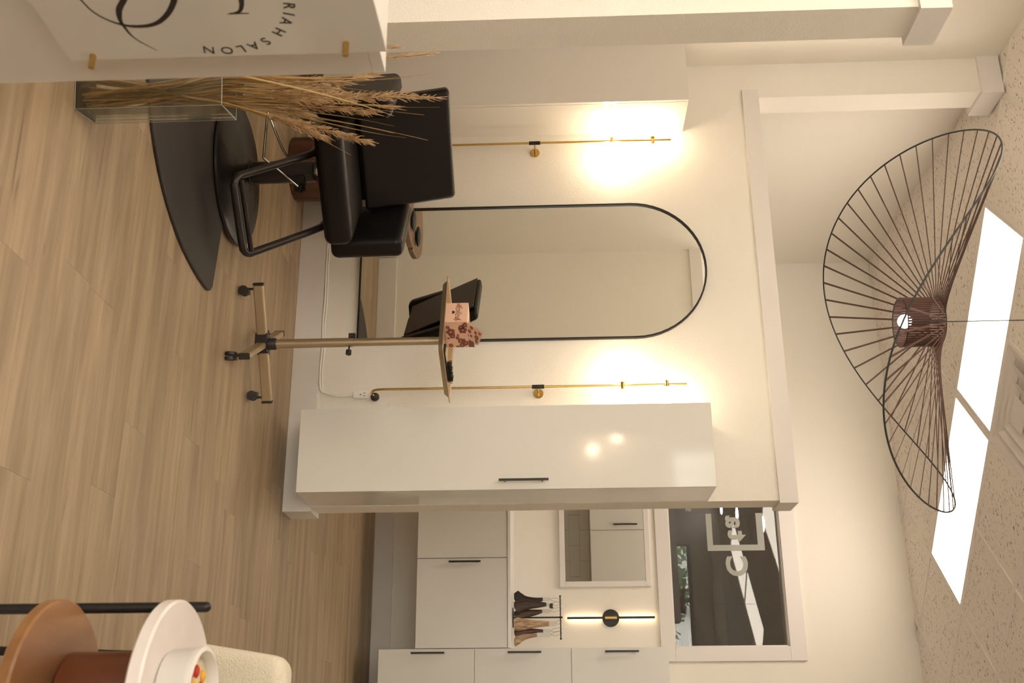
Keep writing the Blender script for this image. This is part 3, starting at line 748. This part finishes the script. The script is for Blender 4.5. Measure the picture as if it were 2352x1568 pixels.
for k in range(NR):
    t = 2*PI*(k+.3)/NR; d = Vector((math.cos(t), math.sin(t), 0)); s_ = Vector((-math.sin(t), math.cos(t), 0))
    a = d*CR+Vector((0, 0, CT)); b = d*PRR+Vector((0, 0, rimz(t)-2.73))
    ax = (b-a).normalized(); nrm = ax.cross(s_).normalized()*.0008
    w0, w1 = s_*.0030, s_*.0040
    MB().hexa([a-w0-nrm, a+w0-nrm, b+w1-nrm, b-w1-nrm], [a-w0+nrm, a+w0+nrm, b+w1+nrm, b-w1+nrm]).build('brim_ribbon', 'pendant_strip', pd)
    c_ = d*CR
    sh = MB().hexa([c_-w1*.95-d*.0008+Vector((0, 0, CB)), c_+w1*.95-d*.0008+Vector((0, 0, CB)), c_+w1*.95+d*.0008+Vector((0, 0, CB)), c_-w1*.95+d*.0008+Vector((0, 0, CB))],
               [c_-w1*.95-d*.0008+Vector((0, 0, CT)), c_+w1*.95-d*.0008+Vector((0, 0, CT)), c_+w1*.95+d*.0008+Vector((0, 0, CT)), c_-w1*.95+d*.0008+Vector((0, 0, CT))])
    sh.build('crown_ribbon', 'pendant_strip', pd)
MB().sphere((-.004, 0, -.045), .026, 18, 12).build('bulb', 'pendant_bulb', pd, smooth=60)
MB().lathe([(.014, -.03), (.014, .03), (.006, .045)], 16).build('lamp_socket', 'pendant_dark', pd, smooth=40)
sp_ = MB()
for k in range(3): t = 2*PI*k/3; sp_.tube([(0, 0, CT), (CR*math.cos(t), CR*math.sin(t), CT)], .002, 6)
sp_.build('crown_spokes', 'pendant_dark', pd)
MB().tube([(0, 0, .03), (0, 0, CH-2.73)], .0022, 6).build('hanging_cord', 'cord_dark', pd)

# ------------------------------------------------------------------ kitchen corner
def kitchen_door(par, x0, x1, y, z0, z1, hx, hz0, hz1):
    d = box('door', 'cabinet_matte', par, x0+.0015, x1-.0015, y-.02, y, z0+.0015, z1-.0015, bevel=.0012)
    hb = MB().box(hx-.006, hx+.006, y-.058, y-.046, hz0, hz1)
    for z in (hz0+.025, hz1-.025): hb.tube([(hx, y-.02, z), (hx, y-.047, z)], .005, 8)
    hb.build('handle', 'black_metal', d)
for x0, x1, lab, hx in ((-1.815, -1.211, 'floating white base cabinet partly hidden behind the partition', -1.79), (-1.209, -.608, 'floating white base cabinet with black bar handle next to the tall cupboard', -1.182)):
    t = thing('base_cabinet', (0, 0, 0), 0, lab, 'cabinet')
    box('carcass', 'cabinet_matte', t, x0, x1, 7.522, YB, .405, 1.03)
    kitchen_door(t, x0, x1, 7.52, .405, 1.03, hx, .628, .848)
ct = box('countertop', 'counter_white', None, -1.83, -.6075, 7.495, YB, 1.031, 1.054, bevel=.003)
tag(ct, 'thin white worktop across the floating base cabinets', 'worktop')
t = thing('tall_cabinet', (0, 0, 0), 0, 'tall white cupboard with three stacked doors and black handles', 'cabinet')
box('carcass', 'cabinet_matte', t, -.60, 0.0, 7.45, YB, .17, 2.098)
for k in range(3):
    z0 = .17+k*.6427; kitchen_door(t, -.60, 0, 7.448, z0, z0+.6427, -.572, z0+.222, z0+.445)
# white framed mirror
fm = thing('framed_mirror', (-1.52, YB, 1.392), 0, 'white framed wall mirror above the floating base cabinets', 'mirror')
h_, z1_ = .437, .672; fw = .040
MB().box(-h_, h_, -.03, 0, 0, fw).box(-h_, h_, -.03, 0, z1_-fw, z1_).box(-h_, -h_+fw, -.03, 0, fw, z1_-fw).box(h_-fw, h_, -.03, 0, fw, z1_-fw).build('frame', 'trim_white', fm, bevel=.003, seg=2)
box('glass', 'mirror', fm, -h_+fw, h_-fw, -.014, -.002, fw, z1_-fw)
# black linear sconce
ls = thing('linear_sconce', (-.860, YB, 1.757), 0, 'black wall light with round plate and two slim upright bars', 'wall lamp')
pl = MB().lathe([(.062, 0), (.062, .016), (.058, .02)], 40); pl.xf(Matrix.Rotation(R(90), 4, 'X')); pl.build('wall_plate', 'black_metal', ls, smooth=40)
MB().tube([(0, -.034, -.043), (0, -.034, .043)], .013, 18).build('brass_barrel', 'brass', ls, smooth=40)
for s in (-1, 1):
    b = box('light_bar', 'black_metal', ls, -.008, .008, -.042, -.026, min(s*.04, s*.318), max(s*.04, s*.318))
    box('glow_strip', 'bar_glow', b, -.005, .005, -.0255, -.0215, min(s*.06, s*.315), max(s*.06, s*.315))
MB().tube([(0, -.018, 0), (0, -.03, 0)], .012, 12).build('stem', 'brass', ls, smooth=40)

# hair extension stand and its bundles
HY = 7.80
hs_ = thing('hair_stand', (-.836, HY, 1.054), 0, 'black T shaped stand holding hair extension samples on the worktop', 'display stand')
MB().lathe([(.07, 0), (.07, .006), (.012, .010)], 28).build('base', 'black_metal', hs_, smooth=40)
MB().tube([(0, 0, .008), (0, 0, .352)], .0055, 10).build('pole', 'black_metal', hs_, smooth=40)
cb = MB().tube([(-.146, 0, .336), (.146, 0, .336)], .0042, 10)
cb.sphere((-.146, 0, .336), .007, 10, 8).sphere((.146, 0, .336), .007, 10, 8).sphere((0, 0, .336), .010, 10, 8)
cb.build('crossbar', 'black_metal', hs_, smooth=60)
def hz(x, y, Y=HY): return onY(1170+x/10.45, 1340+y/10.45, Y)
BUN = [  # tag corners (zoom coords), hair spine, half widths, material, hook x, label
 ((800, 965, 330, 415), [(805, 372), (650, 395), (420, 400), (250, 350), (140, 215)], [.008, .011, .016, .020, .012], 0, 400, 'black hair extension bundle flicked outwards on the black stand', -.03),
 ((890, 945, 450, 545), [(890, 500), (700, 500), (450, 500), (230, 540), (130, 600)], [.008, .014, .020, .022, .020], 1, 480, 'dark brown hair extension bundle with a black clip on the black stand', -.06),
 ((790, 970, 615, 705), [(790, 660), (620, 690), (420, 715), (250, 740), (130, 800)], [.007, .013, .016, .018, .018], 2, 600, 'brown to blonde hair extension bundle next to the pole of the black stand', -.03),
 ((960, 1110, 905, 1020), [(955, 960), (700, 965), (400, 975), (220, 970), (120, 960)], [.011, .014, .020, .024, .020], 3, 900, 'pale blonde hair extension bundle with curled ends on the black stand', -.06),
 ((820, 985, 1100, 1170), [(812, 1138), (600, 1135), (380, 1150), (230, 1180), (130, 1240)], [.007, .010, .013, .016, .016], 4, 1090, 'auburn hair extension bundle beside the pale blonde one', -.03),
 ((670, 990, 1175, 1280), [(665, 1238), (480, 1255), (300, 1300), (190, 1370), (115, 1480)], [.007, .010, .013, .015, .006], 5, 1180, 'ash blonde hair extension bundle with a long paper tag', -.06)]
for (tg, spine, wd, mi, hook, lab, dy) in BUN:
    top = hz((tg[0]+tg[1])/2, (tg[2]+tg[3])/2, HY+dy)
    t = thing('hair_bundle', (top.x, top.y, top.z), 0, lab, 'hair extension', 'hair extension samples')
    sp_ = smooth_path([hz(a, b, HY+dy)-top for a, b in spine], 5)
    zmin = 1.062-top.z; sp_ = [Vector((p.x, p.y, max(p.z, zmin))) for p in sp_]
    n = len(sp_); rs = []
    for i in range(n):
        q = i/(n-1)*(len(wd)-1); k_ = min(int(q), len(wd)-2); rs.append((wd[k_]+(wd[k_+1]-wd[k_])*(q-k_))*(1.45+.6*i/(n-1)))
    hm = MB().tube(sp_, [min(r_, .045) for r_ in rs], 16, flat=.26, ref=(0, 1, 0)); hm.v = [(x, max(min(y, .012), -.012), max(z, 1.0648-top.z)) for x, y, z in hm.v]
    hm.build('hair', 'hair%d' % mi, t, smooth=70)
    a = hz(tg[0], tg[2], HY+dy)-top; b = hz(tg[1], tg[3], HY+dy)-top
    box('paper_tag', 'tag_white', t, min(a.x, b.x), max(a.x, b.x), -.003, .003, min(a.z, b.z), max(a.z, b.z))
    hk = Vector((hz(1215, hook, HY).x, HY, 1.054+.336))-top; tt = Vector((0, 0, abs(a.z-b.z)/2-.002))
    MB().tube(smooth_path([tt, (tt+hk)/2+Vector((.012, 0, .0)), hk+Vector((.004, 0, .005)), hk+Vector((-.006, 0, .002)), (tt+hk)/2+Vector((-.012, 0, 0)), tt], 5), .0009, 5).build('wire_loop', 'cord_dark', t)
    if mi == 1:
        c1 = hz(1020, 535, HY-.078)-top
        MB().prism([(-.014, -.018), (.014, -.018), (.018, .0), (.014, .012), (.006, .006), (-.006, .006), (-.014, .012), (-.018, .0)], -.006, .006).xf(Matrix.Translation(c1) @ Matrix.Rotation(R(90), 4, 'X')).build('claw_clip', 'black_plastic', t, bevel=.002, seg=2)

# back of the partition, seen in the framed mirror: wall cabinets over glazed tiles
bt = thing('tile_splashback', (0, 0, 0), 0, 'pale glazed brick tile splashback on the rear of the partition', 'splashback')
box('grout_bed', 'grout', bt, -2.75, -1.14, WY1, WY1+.006, .90, 1.699)
tm_ = MB().box(.0015, .3035, 0, .008, .0015, .0985); t0 = None
for r_ in range(8):
    for k in range(6):
        x = -2.75+k*.305-(.1525 if r_ % 2 else 0)
        if x < -2.752 or x+.305 > -1.135: continue
        if t0 is None: t0 = tm_.build('tile', 'tile_glaze', bt); o = t0
        else: o = bpy.data.objects.new('tile', t0.data); COL.objects.link(o); o.parent = bt
        o.location = (x, WY1+.0055, .899+r_*.1)
for x0, x1, hx, lab in ((-2.525, -1.926, -1.975, 'white upper cabinet on the rear of the partition with its handle beside the neighbouring door'), (-1.924, -1.325, -1.35, 'white upper cabinet on the rear of the partition near its open end')):
    t = thing('upper_cabinet', (0, 0, 0), 0, lab, 'cabinet')
    box('carcass', 'cabinet_matte', t, x0, x1, WY1, WY1+.31, 1.70, 2.40)
    d = box('door', 'cabinet_matte', t, x0+.0015, x1-.0015, WY1+.311, WY1+.331, 1.70, 2.40)
    MB().box(hx-.006, hx+.006, WY1+.355, WY1+.367, 1.92, 2.15).tube([(hx, WY1+.33, 1.95), (hx, WY1+.356, 1.95)], .005, 8).tube([(hx, WY1+.33, 2.12), (hx, WY1+.356, 2.12)], .005, 8).build('handle', 'black_metal', d)

# ------------------------------------------------------------------ reception desk with its sign
DX, DYE, DZ = -1.241, 1.795, 1.052
ds = thing('reception_desk', (DX, DYE, 0), 0, 'white reception desk with a raised ledge at the entrance', 'desk')
box('front_panel', 'desk_white', ds, -.04, 0, -2.3, 0, 0, DZ-.025)
box('ledge', 'desk_white', ds, -.178, 0, -2.3, 0, DZ-.025, DZ, bevel=.0015)
box('end_panel', 'desk_white', ds, -.62, -.04, -.03, 0, 0, .74)
box('back_riser', 'desk_white', ds, -.178, -.15, -2.3, -.03, .74, DZ-.025)
box('worktop', 'desk_white', ds, -.64, -.04, -2.3, 0, .74, .765)
SXp = -1.205; SY = 1.508; SZ = .776
sg = thing('desk_sign', (SXp, SY, SZ), 0, 'glossy white salon sign board held off the desk front by brass pins', 'sign')
box('board', 'sign_acrylic', sg, -.006, 0, -.168, .170, -.298, .297, bevel=.001)
for dy, dz in ((.155, -.25), (.140, .227), (-.140, -.25), (-.140, .227)):
    MB().tube([(DX-SXp, dy, dz), (.027, dy, dz)], .0058, 16).build('brass_pin', 'brass', sg, smooth=40)
RT = .150
letters = 'MARIAH SALON'
angs = {'R': 78.8, 'I': 70, 'A': 61.5, 'H': 48, ' ': 0, 'S': 32.7, 'A2': 22, 'L': 12, 'O': 1.2, 'N': -11.4}
seq = [('M', 103), ('A', 91), ('R', 78.8), ('I', 70), ('A', 61.5), ('H', 48), ('S', 32.7), ('A', 22), ('L', 12), ('O', 1.2), ('N', -11.4)]
def sign_m(dy, dz, rot, x=.0006):
    c_, s_ = math.cos(rot), math.sin(rot)      # text x -> +Y, text y -> +Z
    return Matrix(((0, 0, 1, x), (c_, -s_, 0, dy), (s_, c_, 0, dz), (0, 0, 0, 1)))
for chh, an in seq:
    a = R(an); text_mesh('letter', chh, .030, 'vinyl_black', sg, sign_m(RT*math.cos(a), RT*math.sin(a), a-R(90)), .0003)
def stroke(pts, wds, name):
    P = smooth_path([onX(x, y, SXp)-Vector((SXp, SY, SZ)) for x, y in pts], 6); n = len(P); vs_ = []; 
    for i in range(n):
        q = i/(n-1)*(len(wds)-1); k_ = min(int(q), len(wds)-2); w_ = (wds[k_]+(wds[k_+1]-wds[k_])*(q-k_))/2
        d = (P[min(i+1, n-1)]-P[max(i-1, 0)]).normalized(); nn_ = Vector((0, -d.z, d.y))
        vs_ += [Vector((.0006, 0, 0))+P[i]+nn_*w_, Vector((.0006, 0, 0))+P[i]-nn_*w_]
    vs_ = [Vector((.0006, v.y, v.z)) for v in vs_]
    nv = len(vs_); fs_ = [(2*i, 2*i+1, 2*i+3, 2*i+2) for i in range(n-1)]
    MB().add(vs_, fs_).build(name, 'vinyl_black', sg)
def zz(x, y): return (160+x/7.84, y/7.84)
stroke([zz(1500, -620), zz(1250, -520), zz(1080, -200), zz(960, 20), zz(895, 150), zz(890, 260), zz(915, 370), zz(985, 480), zz(1120, 640), zz(1330, 780), zz(1580, 905)], [.004, .007, .010, .011, .011, .010, .007, .005, .003, .002, .001], 'script_stroke')
stroke([zz(-350, -700), zz(-120, -380), zz(60, -160), zz(210, 0), zz(370, 165), zz(560, 295), zz(760, 385), zz(950, 440), zz(1150, 470), zz(1400, 460), zz(1600, 395), zz(1760, 250), zz(1850, 90), zz(1890, -60), zz(1900, -300), zz(1840, -560)], [.001, .002, .0022, .0028, .003, .0035, .004, .0055, .0075, .009, .0095, .010, .0105, .011, .011, .008], 'script_stroke')
z1 = lambda x, y: (x/2.352, y/2.352)
stroke([z1(1300, -330), z1(1300, -150), z1(1302, -20), z1(1305, 30), z1(1290, 62), z1(1235, 74)], [.010, .010, .010, .008, .006, .002], 'serif_stem')
stroke([z1(1228, 75), z1(1285, 72), z1(1345, 70)], [.002, .003, .002], 'serif_foot')

# ------------------------------------------------------------------ glass floor vase with dried grasses
va = onZ(170, 250, 0); 
vz = math.atan2(.036, .138)
vs0 = thing('glass_vase', (va.x, va.y, 0), vz, 'square clear glass floor vase beside the reception desk', 'vase')
S_ = .143; H_ = .432; th = .005
gb = MB().box(-S_, 0, 0, th, 0, H_).box(-S_, 0, S_-th, S_, 0, H_).box(-th, 0, th, S_-th, 0, H_).box(-S_, -S_+th, th, S_-th, 0, H_)
gb.build('walls', 'vase_glass', vs0)
box('thick_base', 'vase_glass', vs0, -S_+th, -th, th, S_-th, 0, .016)
er = MB()
for x, y in ((0, 0), (-S_, 0), (0, S_), (-S_, S_)): er.tube([(x, y, 0), (x, y, H_)], .0008, 6)
P4 = [(0, 0), (-S_, 0), (-S_, S_), (0, S_)]
for i in range(4):
    for z in (H_, .002): er.tube([(*P4[i], z), (*P4[(i+1) % 4], z)], .0011, 6)
mat('glass_edge', (.50, .56, .50), .15, spec=.8)
er.build('polished_edges', 'glass_edge', vs0, smooth=60)
vM = Matrix.Translation((va.x, va.y, 0)) @ Matrix.Rotation(vz, 4, 'Z')
rg = random.Random(21)
def inside(u_, v_, z): return vM @ Vector((-S_*u_, S_*v_, z))
ST = []    # tip px, depth, kind, mouth(u,v)
plumes = [((1000, 224), 2.70, .20, .45, 'long'), ((842, 324), 2.66, .10, .3, 'mid'), ((742, 314), 2.64, .10, .2, 'mid'), ((905, 246), 2.72, .25, .5, 'thin'), ((858, 258), 2.74, .2, .6, 'mid'),
          ((822, 222), 2.70, .45, .4, 'long'), ((800, 228), 2.78, .5, .7, 'long'), ((760, 205), 2.72, .6, .4, 'mid'), ((730, 232), 2.68, .4, .3, 'mid'), ((790, 190), 2.76, .7, .6, 'mid'),
          ((935, 128), 2.66, .8, .3, 'thin'), ((905, 108), 2.62, .85, .5, 'thin'), ((845, 178), 2.7, .7, .4, 'thin'), ((700, 262), 2.7, .15, .5, 'mid'), ((860, 170), 2.74, .75, .7, 'thin'), ((690, 210), 2.7, .55, .5, 'mid'), ((985, 124), 2.72, .8, .6, 'thin')]
blades = [((904, 266), 2.60, .75, .2, 'pale'), ((932, 316), 2.66, .2, .4, 'olive'), ((806, 356), 2.64, .1, .2, 'olive'), ((983, 322), 2.70, .25, .6, 'thin'), ((974, 264), 2.72, .3, .5, 'thin'), ((948, 178), 2.7, .6, .5, 'straw'),
          ((1010, 246), 2.74, .35, .6, 'olive'), ((905, 290), 2.68, .2, .5, 'straw'), ((880, 256), 2.75, .3, .7, 'olive'), ((887, 175), 2.7, .8, .5, 'straw'), ((860, 163), 2.72, .85, .4, 'straw'), ((948, 210), 2.76, .4, .7, 'straw'), ((860, 212), 2.66, .6, .3, 'olive'),
          ((985, 170), 2.78, .5, .8, 'thin'), ((815, 238), 2.66, .4, .2, 'olive'), ((790, 250), 2.7, .3, .4, 'straw'), ((770, 180), 2.68, .8, .3, 'straw'), ((840, 195), 2.8, .6, .8, 'straw'), ((905, 306), 2.74, .15, .6, 'thin'), ((740, 190), 2.74, .9, .6, 'olive')]
extra = [((rg.uniform(620, 800), rg.uniform(170, 250)), rg.uniform(2.62, 2.80), rg.uniform(.2, .9), rg.uniform(.2, .8), 'straw') for _ in range(16)]
def stem_path(tip, Y, mu, mv, bend):
    T = onY(tip[0], tip[1], Y)
    b0 = inside(rg.uniform(.06, .34) if mu > .35 else rg.uniform(.45, .9), rg.uniform(.08, .9), .018)
    mth = inside(min(max(mu, .07), .93), min(max(mv, .07), .93), H_)
    d = (mth-b0); 
    c1 = b0+d*.5; c2 = mth+d.normalized()*max((T-mth).length*.35, .02)
    p = bez(b0, c1, mth, mth, 5)[:-1]; q = bez(mth, mth+(T-mth)*.33+Vector((0, 0, .03)), T-(T-mth)*.33+Vector((bend*.5, 0, .02)), T, 10)
    return [b0.lerp(mth, k/5) for k in range(5)]+q
for n_, (tip, Y, mu, mv, kd) in enumerate(plumes):
    P = stem_path(tip, Y, mu, mv, rg.uniform(-.03, .03)); o0 = P[0].copy()
    t = thing('pampas_stalk', tuple(o0), 0, {'long': 'long bushy tan plume on a dried stalk in the square glass vase', 'mid': 'short bushy tan plume on a dried stalk in the square glass vase', 'thin': 'sparse wispy seed head on a dried stalk in the square glass vase'}[kd],
              'dried grass', {'long': 'long plumes in the glass vase', 'mid': 'short plumes in the glass vase', 'thin': 'wispy seed heads in the glass vase'}[kd])
    L_ = [p-o0 for p in P]
    MB().tube(L_, [.0040-.0026*i/len(L_) for i in range(len(L_))], 6).build('stem', 'straw', t, smooth=60)
    pm_ = MB(); dens = {'long': 210, 'mid': 150, 'thin': 26}[kd]; spread = {'long': .020, 'mid': .017, 'thin': .010}[kd]
    fine = smooth_path(L_, 6); nf = len(fine); start = int(nf*(.50 if kd == 'long' else .58 if kd == 'mid' else .86))
    for k in range(dens):
        i = rg.randint(start, nf-2); p = fine[i]; ax = (fine[i+1]-fine[i]).normalized(); side = Vector((rg.gauss(0, 1), rg.gauss(0, 1), rg.gauss(0, 1))); side = (side-ax*side.dot(ax)).normalized()
        env = math.sin(PI*min(max((i-start)/(nf-start), .05), .98))**.5
        ln = rg.uniform(.02, .05); e1 = p+ax*ln*.5+side*spread*env*rg.uniform(.3, .8); e2 = p+ax*ln+side*spread*env*rg.uniform(.5, 1.2)+Vector((0, 0, -.004))
        pm_.tube([p, e1, e2], [.0009, .0012, .0004], 3, cap=False)
    o = pm_.build('plume', 'plume', t); o['kind'] = 'stuff'
for n_, (tip, Y, mu, mv, kd) in enumerate(blades+extra):
    P = stem_path(tip, Y, mu, mv, rg.uniform(-.05, .05)); o0 = P[0].copy(); L_ = smooth_path([p-o0 for p in P], 2)
    nb = 'olive green' if kd == 'olive' else 'pale straw' if kd == 'pale' else 'straw coloured'
    wd = {'pale': .0046, 'olive': .0040, 'thin': .0014, 'straw': .0028}[kd]; n = len(L_)
    rs = [max(wd*(1-(i/(n-1))**2.2), .0005) for i in range(n)]
    mt_n = {'pale': 'straw_pale', 'olive': 'olive_blade', 'thin': 'straw', 'straw': rg.choice(['straw', 'straw', 'plume', 'olive_blade'])}[kd]
    o = MB().tube(L_, rs, 6, flat=.28, ref=(.3, 1, .2)).build('grass_blade', mt_n, smooth=70); o.location = o0
    tag(o, {'pale': 'broad pale straw blade bent over across the dried plumes', 'olive': 'olive green dried grass blade rising from the square glass vase', 'thin': 'hair thin dried grass stem arching out of the square glass vase',
            'straw': 'straw coloured dried grass blade in the square glass vase'}[kd], 'dried grass', {'olive': 'olive grass blades in the vase', 'thin': 'thin grass stems in the vase', 'straw': 'straw blades in the vase', 'pale': 'pale blade in the vase'}[kd])

# ------------------------------------------------------------------ tiered side table with candle and jar, cream armchair
TT = (-.062, 2.085)
tb = thing('tiered_table', (TT[0], TT[1], 0), 0, 'round three tier side table with marble top, wooden shelf and black rods', 'side table')
MB().lathe([(.196, .632), (.2, .636), (.2, .656), (.196, .66)], 64).build('marble_top', 'marble', tb, smooth=35)
MB().lathe([(.198, .408), (.203, .412), (.203, .430), (.199, .434)], 64).build('wooden_shelf', 'acacia', tb, smooth=35)
MB().lathe([(.196, .165), (.2, .169), (.2, .19), (.196, .194)], 64).build('lower_shelf', 'marble', tb, smooth=35)
for ang in (157, 37, 277):
    a = R(ang); x, y = .214*math.cos(a), .214*math.sin(a)
    rd = MB().tube([(x, y, 0), (x, y, .672)], .0105, 14).sphere((x, y, .672), .0105, 14, 8); rd.build('rod', 'black_metal', tb, smooth=60)
cdl = thing('candle_bowl', (-.078, 2.035, .6605), 0, 'white ribbed candle bowl topped with dried red and yellow petals on the marble top', 'candle')
rib = []
for k in range(72):
    a = 2*PI*k/72; rib.append((math.cos(a), math.sin(a), 1+.018*(1 if k % 2 else -1)))
prof = [(.082, 0), (.088, .005), (.091, .050), (.094, .053), (.094, .064), (.086, .066), (.083, .060), (.081, .045)]
vs_ = []; 
for i, (r_, z) in enumerate(prof):
    for (cx, cy, kf) in rib: f_ = kf if 0 < i < 3 else 1.; vs_.append((cx*r_*f_, cy*r_*f_, z))
fs_ = [tuple(range(72))[::-1], tuple(7*72+k for k in range(72))]
for i in range(7):
    for k in range(72): j = (k+1) % 72; fs_.append((i*72+k, i*72+j, (i+1)*72+j, (i+1)*72+k))
MB().add(vs_, fs_).build('bowl', 'ceramic', cdl, smooth=50)
MB().lathe([(.080, .040), (.080, .0455)], 40).build('wax', 'wax', cdl, smooth=40)
for k in range(16):
    a = rg.uniform(0, 2*PI); r_ = rg.uniform(.015, .065); s_ = rg.uniform(.007, .013)
    MB().sphere((r_*math.cos(a), r_*math.sin(a), .048), s_, 8, 6, (1, .7, .5)).build('petal', 'petal_red' if k % 2 else 'petal_yellow', cdl, smooth=60)
jr = thing('amber_jar', (-.075, 2.135, .4345), 0, 'dark amber brown cylindrical jar on the wooden shelf', 'jar')
MB().lathe([(.092, 0), (.098, .006), (.098, .150), (.094, .156)], 48).build('body', 'amber_jar', jr, smooth=35)
MB().lathe([(.096, .158), (.096, .180), (.092, .184)], 48).build('lid', 'amber_jar', jr, smooth=35)

ac = thing('cream_armchair', (.13, 2.62, 0), 0, 'cream boucle armchair with slim black legs behind the tiered table', 'armchair')
cushion('back', 'boucle', ac, [(-.385, 0, .37), (.385, 0, .37), (.385, .11, .37), (-.385, .11, .37)], [(-.325, -.03, .735), (.325, -.03, .735), (.325, .07, .735), (-.325, .07, .735)], .035)
cushion('seat', 'boucle', ac, [(-.33, .10, .30), (.33, .10, .30), (.33, .66, .30), (-.33, .66, .30)], [(-.33, .10, .43), (.33, .10, .43), (.33, .66, .43), (-.33, .66, .43)], .035)
for s in (-1, 1):
    x0, x1 = sorted((s*.24, s*.33))
    cushion('arm', 'boucle', ac, [(x0, .10, .36), (x1, .10, .36), (x1, .60, .36), (x0, .60, .36)], [(x0, .06, .54), (x1, .06, .54), (x1, .58, .52), (x0, .58, .52)], .03)
    for y in (.05, .60): MB().tube([(s*.35, y, 0), (s*.335, y, .39)], .011, 10).build('leg', 'black_metal', ac, smooth=60)
